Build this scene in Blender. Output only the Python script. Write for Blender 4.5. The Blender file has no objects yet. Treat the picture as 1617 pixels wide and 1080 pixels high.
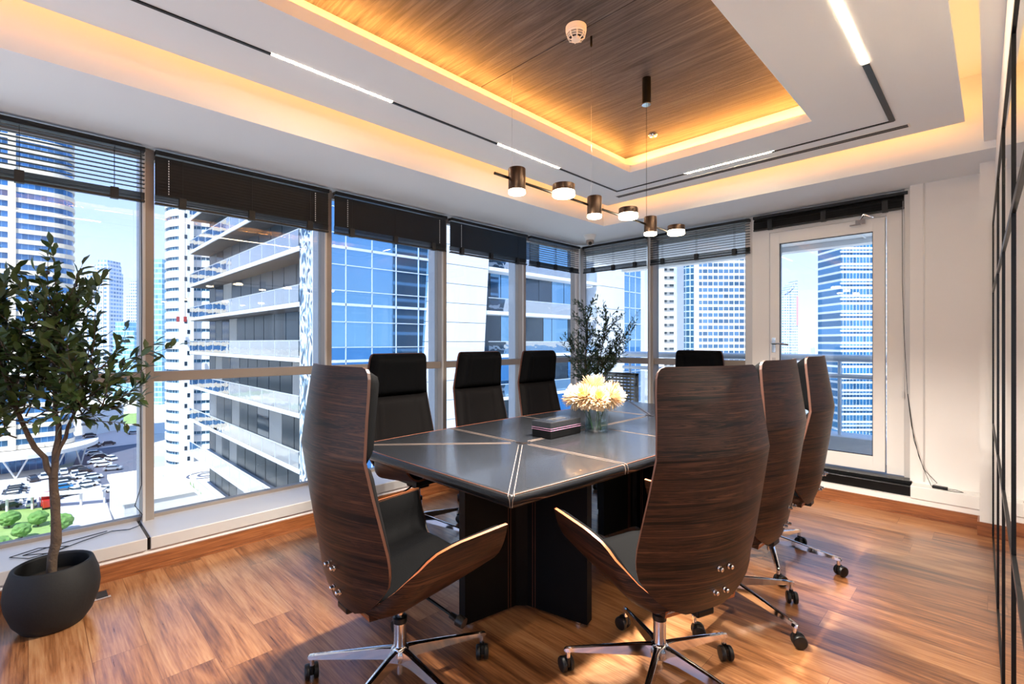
import bpy, bmesh, math, random
from mathutils import Vector, Matrix
R = math.radians
random.seed(7)
SC = bpy.context.scene
COL = SC.collection
# ------------------------------------------------------------------ camera
CAM_H = 1.35
cd = bpy.data.cameras.new('camera'); cd.sensor_width = 36; cd.lens = 764/1617*36
cd.clip_start = .01; cd.clip_end = 8000
cam = bpy.data.objects.new('camera', cd); COL.objects.link(cam)
cam.location = (0, 0, CAM_H); cam.rotation_euler = (R(90), 0, R(45)); SC.camera = cam
SC.view_settings.view_transform = 'Standard'; SC.view_settings.look = 'None'
SC.view_settings.gamma = 1; SC.view_settings.use_curve_mapping = False
SC.view_settings.exposure = 2.5
# ------------------------------------------------------------------ world sky
w = bpy.data.worlds.new('World'); SC.world = w; w.use_nodes = True
nt = w.node_tree; N = nt.nodes; L = nt.links; N.clear()
tc = N.new('ShaderNodeTexCoord'); sx = N.new('ShaderNodeSeparateXYZ'); rp = N.new('ShaderNodeValToRGB')
bg = N.new('ShaderNodeBackground'); wo = N.new('ShaderNodeOutputWorld')
L.new(tc.outputs['Generated'], sx.inputs[0]); L.new(sx.outputs['Z'], rp.inputs[0])
e = rp.color_ramp.elements
e[0].position = 0; e[0].color = (.62, .68, .80, 1); e[1].position = 1; e[1].color = (.10, .26, .66, 1)
for p, c in ((.06, (.54, .62, .80, 1)), (.25, (.34, .46, .76, 1)), (.5, (.26, .42, .74, 1))):
    q = e.new(p); q.color = c
L.new(rp.outputs[0], bg.inputs[0]); L.new(bg.outputs[0], wo.inputs[0]); bg.inputs[1].default_value = .53
# ------------------------------------------------------------------ sun and room lamps
def sun():
    l = bpy.data.lights.new('sun', 'SUN'); l.energy = 2.2; l.angle = R(.6); l.color = (1, .95, .87)
    o = bpy.data.objects.new('sun', l); COL.objects.link(o)
    o.rotation_euler = Vector((-.36, .40, -.85)).to_track_quat('-Z', 'Y').to_euler()
sun()
def area(name, loc, sx_, sy_, direction, watts, color, spread=180):
    l = bpy.data.lights.new(name, 'AREA'); l.shape = 'RECTANGLE'; l.size = sx_; l.size_y = sy_
    l.energy = watts; l.color = color; l.spread = R(spread)
    o = bpy.data.objects.new(name, l); COL.objects.link(o); o.location = loc
    d = Vector(direction).normalized()
    z = -d
    if sx_ >= sy_: x = Vector((1, 0, 0)); x = (x-z*x.dot(z)).normalized(); y = z.cross(x)
    else: y = Vector((0, 1, 0)); y = (y-z*y.dot(z)).normalized(); x = y.cross(z)
    o.rotation_euler = Matrix((x, y, z)).transposed().to_euler()
    return o
WARM = (1, .37, .065); WARM2 = (1, .60, .22)
# room numbers
ZL, ZT, ZW = 2.60, 2.762, 2.93           # low soffit, tray underside, timber panel
RX0, RX1, RY1 = -2.99, -.02, 4.39        # perimeter cove risers
TX0, TX1, TY1, TY0 = -2.846, -.14, 4.246, -1.3
OX0, OX1, OY1, OY0 = -2.156, -.832, 3.545, -.9
YR = -1.85                               # wall behind the camera
COVE = .06
# perimeter cove strips (lie on top of the tray edge, shine at the risers)
area('cove_lamp', (TX0+.03, (TY0+TY1)/2, ZT+.06), .03, TY1-TY0, (-.8, 0, .35), 24*COVE, WARM)
area('cove_lamp', ((TX0+TX1)/2, TY1-.03, ZT+.06), TX1-TX0, .03, (0, .8, .35), 14*COVE, WARM)
area('cove_lamp', (TX1-.03, (TY0+TY1)/2, ZT+.06), .03, TY1-TY0, (.5, 0, .8), 20*COVE, WARM2)
# inner recess strips (on the ledge behind the lip, shine up at the timber)
g = .075
area('recess_lamp', (OX0-g, (OY0+OY1)/2, ZT+.075), .02, OY1-OY0, (.7, 0, 1), 100*COVE, WARM)
area('recess_lamp', (OX1+g, (OY0+OY1)/2, ZT+.075), .02, OY1-OY0, (-.7, 0, 1), 76*COVE, WARM)
area('recess_lamp', ((OX0+OX1)/2, OY1+g, ZT+.075), OX1-OX0, .02, (0, -.7, 1), 38*COVE, WARM)
# ------------------------------------------------------------------ materials
def newmat(name):
    m = bpy.data.materials.new(name); m.use_nodes = True
    n = m.node_tree.nodes; l = m.node_tree.links
    return m, n, l, n['Principled BSDF']
def c4(c): return (c[0], c[1], c[2], 1)
def S(r, g_, b): # srgb 0-255 -> linear
    f = lambda v: (v/255/12.92) if v/255 <= .04045 else ((v/255+.055)/1.055)**2.4
    return (f(r), f(g_), f(b))
def pm(name, col, rough=.5, metal=0, var=.06, scale=6, bump=0, bscale=60, coat=0, spec=None, emit=None, es=0):
    m, n, l, p = newmat(name)
    p.inputs['Roughness'].default_value = rough; p.inputs['Metallic'].default_value = metal
    t = n.new('ShaderNodeTexCoord')
    nz = n.new('ShaderNodeTexNoise'); nz.inputs['Scale'].default_value = scale; nz.inputs['Detail'].default_value = 3
    l.new(t.outputs['Object'], nz.inputs['Vector'])
    mx = n.new('ShaderNodeMix'); mx.data_type = 'RGBA'
    mx.inputs['A'].default_value = c4([v*(1-var) for v in col]); mx.inputs['B'].default_value = c4([min(1, v*(1+var)) for v in col])
    l.new(nz.outputs['Fac'], mx.inputs['Factor']); l.new(mx.outputs['Result'], p.inputs['Base Color'])
    if coat: p.inputs['Coat Weight'].default_value = coat; p.inputs['Coat Roughness'].default_value = .08
    if spec is not None: p.inputs['Specular IOR Level'].default_value = spec
    if bump:
        n2 = n.new('ShaderNodeTexNoise'); n2.inputs['Scale'].default_value = bscale; n2.inputs['Detail'].default_value = 4
        l.new(t.outputs['Object'], n2.inputs['Vector'])
        b = n.new('ShaderNodeBump'); b.inputs['Strength'].default_value = bump; b.inputs['Distance'].default_value = .01
        l.new(n2.outputs['Fac'], b.inputs['Height']); l.new(b.outputs[0], p.inputs['Normal'])
    if emit: p.inputs['Emission Color'].default_value = c4(emit); p.inputs['Emission Strength'].default_value = es
    return m
def math_(n, l, op, a, b=None, c=None):
    q = n.new('ShaderNodeMath'); q.operation = op
    for i, v in enumerate((a, b, c)):
        if v is None: continue
        if isinstance(v, (int, float)): q.inputs[i].default_value = v
        else: l.new(v, q.inputs[i])
    return q.outputs[0]
def ramp(n, l, fac, stops):
    r = n.new('ShaderNodeValToRGB'); e = r.color_ramp.elements
    e[0].position, e[0].color = stops[0][0], c4(stops[0][1]); e[1].position, e[1].color = stops[-1][0], c4(stops[-1][1])
    for p, c in stops[1:-1]: q = e.new(p); q.color = c4(c)
    l.new(fac, r.inputs[0]); return r.outputs[0]
def wood(name, stops, sc=(1, 1, 1), rough=.35, coat=0, dist=1.2, bump=.05, fine=90, finesc=None):
    m, n, l, p = newmat(name); t = n.new('ShaderNodeTexCoord')
    mp = n.new('ShaderNodeMapping'); mp.inputs['Scale'].default_value = sc; l.new(t.outputs['Object'], mp.inputs['Vector'])
    a = n.new('ShaderNodeTexNoise'); a.inputs['Scale'].default_value = 1; a.inputs['Detail'].default_value = 6
    a.inputs['Roughness'].default_value = .65; a.inputs['Distortion'].default_value = dist; l.new(mp.outputs[0], a.inputs['Vector'])
    c = ramp(n, l, a.outputs['Fac'], stops); l.new(c, p.inputs['Base Color'])
    p.inputs['Roughness'].default_value = rough
    if coat: p.inputs['Coat Weight'].default_value = coat; p.inputs['Coat Roughness'].default_value = .12
    b = n.new('ShaderNodeBump'); b.inputs['Strength'].default_value = bump; b.inputs['Distance'].default_value = .01
    l.new(a.outputs['Fac'], b.inputs['Height']); l.new(b.outputs[0], p.inputs['Normal'])
    return m
def floor_mat():
    m, n, l, p = newmat('oak_plank_floor'); t = n.new('ShaderNodeTexCoord'); s = n.new('ShaderNodeSeparateXYZ')
    l.new(t.outputs['Object'], s.inputs[0]); X, Y = s.outputs['X'], s.outputs['Y']
    W, LEN = .19, 1.25
    yr = math_(n, l, 'DIVIDE', Y, W); row = math_(n, l, 'FLOOR', yr); fy = math_(n, l, 'FRACT', yr)
    wn = n.new('ShaderNodeTexWhiteNoise'); wn.noise_dimensions = '1D'; l.new(row, wn.inputs['W'])
    xo = math_(n, l, 'ADD', math_(n, l, 'DIVIDE', X, LEN), wn.outputs['Value']); cl = math_(n, l, 'FLOOR', xo); fx = math_(n, l, 'FRACT', xo)
    pid = math_(n, l, 'ADD', math_(n, l, 'MULTIPLY', row, 17.3), math_(n, l, 'MULTIPLY', cl, 5.77))
    w2 = n.new('ShaderNodeTexWhiteNoise'); w2.noise_dimensions = '1D'; l.new(pid, w2.inputs['W'])
    cx = n.new('ShaderNodeCombineXYZ'); l.new(math_(n, l, 'MULTIPLY', X, 1.3), cx.inputs[0]); l.new(math_(n, l, 'MULTIPLY', Y, 11), cx.inputs[1])
    l.new(math_(n, l, 'MULTIPLY', w2.outputs['Value'], 40), cx.inputs[2])
    a = n.new('ShaderNodeTexNoise'); a.inputs['Scale'].default_value = 1.5; a.inputs['Detail'].default_value = 7; a.inputs['Roughness'].default_value = .62
    a.inputs['Distortion'].default_value = .7; l.new(cx.outputs[0], a.inputs['Vector'])
    f = n.new('ShaderNodeTexNoise'); f.inputs['Scale'].default_value = 6; f.inputs['Detail'].default_value = 5
    cx2 = n.new('ShaderNodeCombineXYZ'); l.new(X, cx2.inputs[0]); l.new(math_(n, l, 'MULTIPLY', Y, 22), cx2.inputs[1]); l.new(w2.outputs['Value'], cx2.inputs[2])
    l.new(cx2.outputs[0], f.inputs['Vector'])
    v = math_(n, l, 'ADD', math_(n, l, 'MULTIPLY', a.outputs['Fac'], .62), math_(n, l, 'MULTIPLY', f.outputs['Fac'], .38))
    v = math_(n, l, 'ADD', v, math_(n, l, 'MULTIPLY', math_(n, l, 'SUBTRACT', w2.outputs['Value'], .5), .16))
    c = ramp(n, l, v, [(.32, S(76, 42, 22)), (.42, S(120, 74, 42)), (.51, S(150, 97, 58)), (.60, S(172, 120, 78)), (.72, S(188, 142, 98))])
    gx = math_(n, l, 'MINIMUM', math_(n, l, 'MULTIPLY', fx, LEN), math_(n, l, 'MULTIPLY', math_(n, l, 'SUBTRACT', 1, fx), LEN))
    gy = math_(n, l, 'MINIMUM', math_(n, l, 'MULTIPLY', fy, W), math_(n, l, 'MULTIPLY', math_(n, l, 'SUBTRACT', 1, fy), W))
    gap = math_(n, l, 'LESS_THAN', math_(n, l, 'MINIMUM', gx, gy), .0011)
    mx = n.new('ShaderNodeMix'); mx.data_type = 'RGBA'; l.new(gap, mx.inputs['Factor']); l.new(c, mx.inputs['A']); mx.inputs['B'].default_value = c4(S(112, 68, 40))
    l.new(mx.outputs['Result'], p.inputs['Base Color'])
    l.new(math_(n, l, 'ADD', .22, math_(n, l, 'MULTIPLY', f.outputs['Fac'], .2)), p.inputs['Roughness'])
    p.inputs['Coat Weight'].default_value = .6; p.inputs['Coat Roughness'].default_value = .2
    b = n.new('ShaderNodeBump'); b.inputs['Strength'].default_value = .12; b.inputs['Distance'].default_value = .004
    l.new(v, b.inputs['Height']); l.new(b.outputs[0], p.inputs['Normal'])
    return m
def glass(name, tint=(1, 1, 1), ior=1.5, rough=0, extra=0, wave=0):
    m = bpy.data.materials.new(name); m.use_nodes = True; n = m.node_tree.nodes; l = m.node_tree.links; n.clear()
    o = n.new('ShaderNodeOutputMaterial'); tr = n.new('ShaderNodeBsdfTransparent'); gl = n.new('ShaderNodeBsdfGlossy'); mx = n.new('ShaderNodeMixShader')
    f0 = ((ior-1)/(ior+1))**2
    ge = n.new('ShaderNodeNewGeometry'); vm = n.new('ShaderNodeVectorMath'); vm.operation = 'DOT_PRODUCT'
    l.new(ge.outputs['Incoming'], vm.inputs[0]); l.new(ge.outputs['Normal'], vm.inputs[1])
    ca = math_(n, l, 'SUBTRACT', 1, math_(n, l, 'ABSOLUTE', vm.outputs['Value']))
    fres = math_(n, l, 'MULTIPLY_ADD', math_(n, l, 'POWER', ca, 5), 1-f0, f0)
    nz = n.new('ShaderNodeTexNoise'); nz.inputs['Scale'].default_value = .6
    rm = n.new('ShaderNodeMix'); rm.data_type = 'RGBA'; rm.inputs['A'].default_value = c4([t*.98 for t in tint]); rm.inputs['B'].default_value = c4(tint)
    l.new(nz.outputs['Fac'], rm.inputs['Factor']); l.new(rm.outputs['Result'], tr.inputs[0])
    gl.inputs['Roughness'].default_value = rough
    if wave:
        gc = n.new('ShaderNodeTexCoord'); wz = n.new('ShaderNodeTexNoise'); wz.inputs['Scale'].default_value = .9; l.new(gc.outputs['Object'], wz.inputs['Vector'])
        wb = n.new('ShaderNodeBump'); wb.inputs['Strength'].default_value = wave; wb.inputs['Distance'].default_value = .12; l.new(wz.outputs['Fac'], wb.inputs['Height']); l.new(wb.outputs[0], gl.inputs['Normal'])
    l.new(math_(n, l, 'ADD', fres, extra), mx.inputs[0]); l.new(tr.outputs[0], mx.inputs[1]); l.new(gl.outputs[0], mx.inputs[2]); l.new(mx.outputs[0], o.inputs[0])
    return m
def facade(name, wall, win, fh, wf, pw, pf, horiz='XY', wr=.15, z0=0, jit=.35, metal=.55):
    """floors fh high with a window band of share wf, bays pw wide with piers of share pf"""
    m, n, l, p = newmat(name); t = n.new('ShaderNodeTexCoord'); s = n.new('ShaderNodeSeparateXYZ'); l.new(t.outputs['Object'], s.inputs[0])
    u = math_(n, l, 'ADD', s.outputs['X'], s.outputs['Y']) if horiz == 'XY' else s.outputs[horiz]
    zf = math_(n, l, 'DIVIDE', math_(n, l, 'ADD', s.outputs['Z'], 500+z0), fh); uf = math_(n, l, 'DIVIDE', math_(n, l, 'ADD', u, 900), pw)
    a = math_(n, l, 'LESS_THAN', math_(n, l, 'FRACT', zf), wf); b = math_(n, l, 'GREATER_THAN', math_(n, l, 'FRACT', uf), pf)
    k = math_(n, l, 'MULTIPLY', a, b)
    cid = n.new('ShaderNodeCombineXYZ'); l.new(math_(n, l, 'FLOOR', zf), cid.inputs[0]); l.new(math_(n, l, 'FLOOR', uf), cid.inputs[1])
    wn = n.new('ShaderNodeTexWhiteNoise'); l.new(cid.outputs[0], wn.inputs['Vector'])
    wc = n.new('ShaderNodeMix'); wc.data_type = 'RGBA'; wc.inputs['A'].default_value = c4([v*(1-jit) for v in win]); wc.inputs['B'].default_value = c4([min(1, v*(1+jit)) for v in win])
    l.new(wn.outputs['Value'], wc.inputs['Factor'])
    mx = n.new('ShaderNodeMix'); mx.data_type = 'RGBA'; l.new(k, mx.inputs['Factor']); mx.inputs['A'].default_value = c4(wall); l.new(wc.outputs['Result'], mx.inputs['B'])
    l.new(mx.outputs['Result'], p.inputs['Base Color'])
    l.new(math_(n, l, 'MULTIPLY_ADD', k, wr-.8, .8), p.inputs['Roughness']); l.new(math_(n, l, 'MULTIPLY', k, metal), p.inputs['Metallic'])
    return m
M = {}
M['floor'] = floor_mat()
M['white'] = pm('white_paint', S(238, 238, 238), .75, var=.02, scale=2)
M['cream'] = pm('cream_wall_panel', S(236, 232, 228), .7, var=.02, scale=2)
M['ceil'] = pm('ceiling_paint', S(238, 242, 246), .85, var=.015, scale=2)
M['timber'] = wood('dark_timber_ceiling', [(.3, S(38, 39, 44)), (.45, S(64, 64, 69)), (.55, S(80, 80, 85)), (.75, S(106, 106, 110))], (1.6, 30, 2), .62, coat=0, dist=1.6, bump=.3)
M['skirt'] = wood('baseboard_wood', [(.3, S(96, 52, 26)), (.5, S(138, 80, 42)), (.7, S(164, 102, 60))], (3, 3, 60), .35, coat=.2)
M['walnut'] = wood('walnut_veneer', [(.36, S(10, 5, 3)), (.44, S(32, 18, 11)), (.485, S(72, 41, 25)), (.53, S(20, 11, 7)), (.58, S(64, 37, 23)), (.66, S(90, 55, 35))], (1.6, 1.6, 55), .42, coat=0, dist=1.3, bump=.03)
M['walnut'].node_tree.nodes['Principled BSDF'].inputs['Specular IOR Level'].default_value = .3
M['plyedge'] = wood('plywood_edge', [(.3, S(124, 62, 26)), (.6, S(160, 88, 42)), (.8, S(184, 112, 60))], (60, 8, 8), .45)
M['backedge'] = pm('dark_ply_edge', S(70, 36, 20), .5)
M['leather'] = pm('black_leather', S(7, 7, 8), .72, var=.12, scale=9, bump=.12, bscale=220, spec=.04)
M['leather2'] = pm('charcoal_leather', S(15, 13, 13), .7, var=.1, scale=9, bump=.12, bscale=220, spec=.06)
M['tabtop'] = pm('black_table_leather', S(30, 31, 34), .27, var=.18, scale=3.5, bump=.06, bscale=160, coat=.3)
M['tabside'] = pm('black_pedestal_leather', S(5, 5, 6), .5, var=.1, scale=5, bump=.06, bscale=160, spec=.15)
M['stitch'] = pm('beige_stitching', S(150, 132, 120), .6, bump=.1)
M['stitch2'] = pm('rust_stitching', S(120, 66, 42), .6)
M['chrome'] = pm('chrome', (.78, .78, .8), .08, 1, var=.03)
M['darkchrome'] = pm('black_chrome', (.10, .09, .085), .22, 1, var=.1)
M['bronze'] = pm('brushed_black_bronze', S(88, 74, 66), .32, .9, var=.2, scale=30)
M['blackpl'] = pm('black_plastic', S(9, 9, 10), .4)
M['blackmat'] = pm('black_pot_finish', S(8, 8, 9), .7, bump=.1, bscale=90)
M['soil'] = pm('soil', S(36, 28, 22), .95, bump=.6, bscale=40)
M['blackmetal'] = pm('black_metal', S(8, 8, 9), .35, .4)
M['alu'] = pm('window_frame_metal', S(158, 146, 136), .45, .35, var=.04)
M['alu_l'] = pm('light_window_metal', S(206, 202, 198), .4, .2, var=.03)
M['aluout'] = pm('pale_outer_frame', S(196, 204, 216), .4, .2, var=.03)  # pale tone holds the daylight falling on the outer caps
M['slat'] = pm('black_blind_slat', S(7, 7, 8), .4, var=.1)
M['cord'] = pm('black_cord', S(16, 16, 17), .5)
M['wcord'] = pm('white_cord', S(226, 226, 224), .5)
M['glass'] = glass('window_glass', (.79, .825, .845), 1.5)
M['clearglass'] = glass('clear_glass', (.98, .985, .99), 1.5)
M['vaseglass'] = glass('vase_glass', (.93, .97, .96), 1.45, extra=.05)
M['water'] = glass('water', (.80, .92, .88), 1.33, extra=.03)
M['mirror'] = pm('mirror_glass', (.80, .80, .80), .015, 1, var=.01)
M['plwhite'] = pm('white_plastic', S(232, 230, 226), .4, var=.02)
M['darkslot'] = pm('dark_slot', S(40, 36, 34), .7)
M['ledtrack'] = pm('lit_led_diffuser', (1, .85, .6), .5, emit=(1, .76, .48), es=19)
M['lampglow'] = pm('lit_lamp_diffuser', (1, .9, .7), .5, emit=(1, .78, .50), es=7)
M['bark'] = pm('olive_bark', S(84, 68, 54), .85, var=.35, scale=40, bump=.8, bscale=60)
M['leaf'] = pm('olive_leaf', S(66, 86, 42), .42, var=.5, scale=14)
M['leafd'] = pm('dark_olive_leaf', S(52, 72, 44), .45, var=.45, scale=14)
M['olive'] = pm('olive_fruit', S(30, 18, 24), .3)
M['petal'] = pm('cream_petal', S(226, 196, 158), .7, var=.07, scale=18)
M['petalc'] = pm('yellow_petal_heart', S(240, 206, 120), .65, var=.08, scale=18)
M['stem'] = pm('green_stem', S(60, 92, 44), .5)
M['concrete'] = pm('pale_concrete', S(206, 204, 200), .8, var=.08, scale=.8)
M['whitepanel'] = pm('white_cladding_panel', S(214, 218, 224), .5, var=.03, scale=.2)
M['steel'] = pm('painted_white_rail', S(214, 222, 232), .35, .3)
M['tile'] = pm('grey_balcony_tile', S(96, 98, 104), .6)
M['rattan'] = pm('woven_rattan', S(150, 136, 112), .7, var=.3, scale=30)
# ------------------------------------------------------------------ mesh helper
class MB:
    def __init__(s): s.v = []; s.f = []; s.mi = []; s.sm = []
    def add(s, vs, fs, mi=0, sm=False):
        b = len(s.v); s.v += [tuple(x) for x in vs]
        for f in fs: s.f.append(tuple(b+i for i in f)); s.mi.append(mi); s.sm.append(sm)
        return s
    def box(s, x0, x1, y0, y1, z0, z1, mi=0):
        return s.add([(x0,y0,z0),(x1,y0,z0),(x1,y1,z0),(x0,y1,z0),(x0,y0,z1),(x1,y0,z1),(x1,y1,z1),(x0,y1,z1)],
              [(0,3,2,1),(4,5,6,7),(0,1,5,4),(1,2,6,5),(2,3,7,6),(3,0,4,7)], mi)
    def cbox(s, c, d, mi=0, mat=None):
        x, y, z = [k/2 for k in d]
        vs = [Vector(p) for p in ((-x,-y,-z),(x,-y,-z),(x,y,-z),(-x,y,-z),(-x,-y,z),(x,-y,z),(x,y,z),(-x,y,z))]
        if mat: vs = [mat @ v for v in vs]
        return s.add([v+Vector(c) for v in vs], [(0,3,2,1),(4,5,6,7),(0,1,5,4),(1,2,6,5),(2,3,7,6),(3,0,4,7)], mi)
    def prism(s, pts, z0, z1, mi=0, sm=False):
        n = len(pts); vs = [(x, y, z0) for x, y in pts]+[(x, y, z1) for x, y in pts]
        s.add(vs, [tuple(range(n-1, -1, -1)), tuple(range(n, 2*n))], mi)
        s.add(vs, [(i, (i+1) % n, n+(i+1) % n, n+i) for i in range(n)], mi, sm); return s
    def lathe(s, prof, c=(0, 0, 0), n=24, mi=0, sm=True, mat=None, closed=False):
        vs = []
        for r, z in prof:
            for k in range(n):
                a = 2*math.pi*k/n; v = Vector((r*math.cos(a), r*math.sin(a), z))
                if mat: v = mat @ v
                vs.append(v+Vector(c))
        fs = []; m = len(prof)
        for j in range(m if closed else m-1):
            for k in range(n):
                j2 = (j+1) % m
                fs.append((j*n+k, j*n+(k+1) % n, j2*n+(k+1) % n, j2*n+k))
        if not closed:
            if prof[0][0] > 1e-6: fs.append(tuple(range(n-1, -1, -1)))
            if prof[-1][0] > 1e-6: fs.append(tuple((m-1)*n+k for k in range(n)))
        return s.add(vs, fs, mi, sm)
    def cyl(s, a, b, r, r2=None, n=12, mi=0, sm=True):
        a = Vector(a); b = Vector(b); d = b-a; q = d.to_track_quat('Z', 'Y').to_matrix()
        return s.lathe([(r, 0), (r if r2 is None else r2, d.length)], a, n, mi, sm, q)
    def tube(s, pts, rad, n=8, mi=0):
        pts = [Vector(p) for p in pts]; m = len(pts); rads = rad if isinstance(rad, (list, tuple)) else [rad]*m
        vs = []; prev = None
        for i, p in enumerate(pts):
            t = (pts[min(i+1, m-1)]-pts[max(i-1, 0)]).normalized()
            if prev is None: x = t.orthogonal().normalized()
            else: x = (prev-t*prev.dot(t)).normalized()
            prev = x; y = t.cross(x)
            for k in range(n):
                a = 2*math.pi*k/n; vs.append(p+(x*math.cos(a)+y*math.sin(a))*rads[i])
        fs = [(i*n+k, i*n+(k+1) % n, (i+1)*n+(k+1) % n, (i+1)*n+k) for i in range(m-1) for k in range(n)]
        fs += [tuple(range(n-1, -1, -1)), tuple((m-1)*n+k for k in range(n))]
        return s.add(vs, fs, mi, True)
    def thick(s, P, T, mi=(0, 0, 0), sm=True):
        """P grid rows x cols of points, T thickness (number or grid) along the normal; mi front, back, rim"""
        r, c = len(P), len(P[0]); P = [[Vector(p) for p in row] for row in P]
        Nn = [[None]*c for _ in range(r)]
        for i in range(r):
            for j in range(c):
                du = P[i][min(j+1, c-1)]-P[i][max(j-1, 0)]; dv = P[min(i+1, r-1)][j]-P[max(i-1, 0)][j]
                Nn[i][j] = du.cross(dv).normalized()
        th = lambda i, j: T if isinstance(T, (int, float)) else T[i][j]
        A = [p for row in P for p in row]; B = [P[i][j]+Nn[i][j]*th(i, j) for i in range(r) for j in range(c)]
        vs = A+B; o = r*c
        ix = lambda i, j: i*c+j
        s.add(vs, [(ix(i, j), ix(i+1, j), ix(i+1, j+1), ix(i, j+1)) for i in range(r-1) for j in range(c-1)], mi[1], sm)
        b = len(s.v)-len(vs)
        for i in range(r-1):
            for j in range(c-1):
                s.f.append(tuple(b+o+q for q in (ix(i, j), ix(i, j+1), ix(i+1, j+1), ix(i+1, j)))); s.mi.append(mi[0]); s.sm.append(sm)
        loop = [ix(0, j) for j in range(c)]+[ix(i, c-1) for i in range(1, r)]+[ix(r-1, j) for j in range(c-2, -1, -1)]+[ix(i, 0) for i in range(r-2, 0, -1)]
        for k in range(len(loop)):
            a, d = loop[k], loop[(k+1) % len(loop)]
            s.f.append((b+a, b+d, b+o+d, b+o+a)); s.mi.append(mi[2]); s.sm.append(sm)
        return s
    def build(s, name, mats, parent=None, bevel=0, sharp=38, loc=None, kind=None):
        me = bpy.data.meshes.new(name); me.from_pydata([tuple(v) for v in s.v], [], s.f)
        if not isinstance(mats, (list, tuple)): mats = [mats]
        for m in mats: me.materials.append(m)
        for i, p in enumerate(me.polygons): p.material_index = s.mi[i]; p.use_smooth = s.sm[i]
        bm = bmesh.new(); bm.from_mesh(me); bmesh.ops.recalc_face_normals(bm, faces=bm.faces)
        bmesh.ops.remove_doubles(bm, verts=bm.verts, dist=1e-6)
        for ed in bm.edges:
            if len(ed.link_faces) == 2 and ed.calc_face_angle(0) > R(sharp): ed.smooth = False
        bm.to_mesh(me); bm.free()
        o = bpy.data.objects.new(name, me); COL.objects.link(o)
        if parent: o.parent = parent
        if loc: o.location = loc
        if bevel:
            bv = o.modifiers.new('bevel', 'BEVEL'); bv.width = bevel; bv.segments = 2; bv.limit_method = 'ANGLE'; bv.angle_limit = R(40); bv.harden_normals = False
        if kind: o['kind'] = kind
        return o
def tag(o, label, cat, group=None, kind=None):
    o['label'] = label; o['category'] = cat
    if group: o['group'] = group
    if kind: o['kind'] = kind
    return o
def thing(name, label, cat, loc=(0, 0, 0), rz=0, group=None):
    o = bpy.data.objects.new(name, None); o.empty_display_size = .1; COL.objects.link(o)
    o.location = loc; o.rotation_euler = (0, 0, rz); return tag(o, label, cat, group)
def structure(name):
    o = bpy.data.objects.new(name, None); COL.objects.link(o); o['kind'] = 'structure'; return o
def kids(o): return [c for c in ALLK.get(o.name, [])]
def copy_tree(o, parent=None):
    c = o.copy(); COL.objects.link(c)
    if parent: c.parent = parent
    for ch in list(o.children): copy_tree(ch, c)
    return c
def lerp(a, b, t): return a+(b-a)*t
def interp(tab, x):
    tab = sorted(tab)
    if x <= tab[0][0]: return tab[0][1]
    for (a, va), (b, vb) in zip(tab, tab[1:]):
        if x <= b: return lerp(va, vb, (x-a)/(b-a))
    return tab[-1][1]
# ================================================================== ROOM
XP = lambda y: .061-.0162*y            # room face of the mirrored partition
MB().add([(-3.6, YR, 0), (XP(YR)+.05, YR, 0), (XP(4.7)+.12, 4.9, 0), (-3.6, 4.9, 0), (-3.6, YR, -.1), (.2, YR, -.1), (.2, 4.9, -.1), (-3.6, 4.9, -.1)],
    [(0, 1, 2, 3), (4, 7, 6, 5), (0, 4, 5, 1), (1, 5, 6, 2), (2, 6, 7, 3), (3, 7, 4, 0)]).build('floor', M['floor'], kind='structure')
# ceiling : soffit ring, risers, tray, timber
ce = structure('ceiling')
WX, WY = -3.95, 5.22                    # glass planes
mb = MB()
mb.box(-4.02, RX0, YR, 5.3, ZL, ZL+.5).box(RX0, RX1, RY1, 5.3, ZL, ZL+.5)
mb.build('soffit', M['ceil'], ce)
MB().add([(RX1, YR, 2.65), (.35, YR, 2.65), (.35, RY1, 2.65), (RX1-.035, RY1, 2.65), (RX1, YR, 3.1), (.35, YR, 3.1), (.35, RY1, 3.1), (RX1-.035, RY1, 3.1)],
    [(0, 3, 2, 1), (4, 5, 6, 7), (0, 1, 5, 4), (1, 2, 6, 5), (2, 3, 7, 6), (3, 0, 4, 7)]).build('side_soffit', M['ceil'], ce)
MB().box(RX0-.2, .35, YR, RY1+.2, 3.1, 3.15).build('slab', M['ceil'], ce)
MB().box(RX1, .35, RY1, 5.3, ZL, ZL+.5).build('side_soffit', M['ceil'], ce)
TT = .03
slx = (-2.61, -.394)
mb = MB()   # tray underside with slots for track and diffuser left closed (they are surface fittings)
mb.box(TX0, OX0, TY0, TY1, ZT, ZT+TT).box(OX1, TX1, TY0, TY1, ZT, ZT+TT).box(OX0, OX1, OY1, TY1, ZT, ZT+TT).box(OX0, OX1, TY0, OY0, ZT, ZT+TT)
lh = .062  # lip of the recess
mb.box(OX0-.012, OX0, OY0, OY1, ZT+TT, ZT+lh).box(OX1, OX1+.012, OY0, OY1, ZT+TT, ZT+lh).box(OX0-.012, OX1+.012, OY1, OY1+.012, ZT+TT, ZT+lh)
gg = .105  # upper walls of the recess
mb.box(OX0-gg-.01, OX0-gg, OY0, OY1+gg, ZT+TT, ZW+.02).box(OX1+gg, OX1+gg+.01, OY0, OY1+gg, ZT+TT, ZW+.02).box(OX0-gg-.01, OX1+gg+.01, OY1+gg, OY1+gg+.01, ZT+TT, ZW+.02)
mb.box(OX0-gg, OX1+gg, OY0-.01, OY0, ZT+TT, ZW+.02)
mb.build('tray', M['ceil'], ce)
mb = MB()
ys = [OY0, .43, 1.985, OY1+gg]
for a, b in zip(ys, ys[1:]): mb.box(OX0-gg, OX1+gg, a+.003, b-.003, ZW, ZW+.02)
mb.build('timber_panel', M['timber'], ce)
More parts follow.
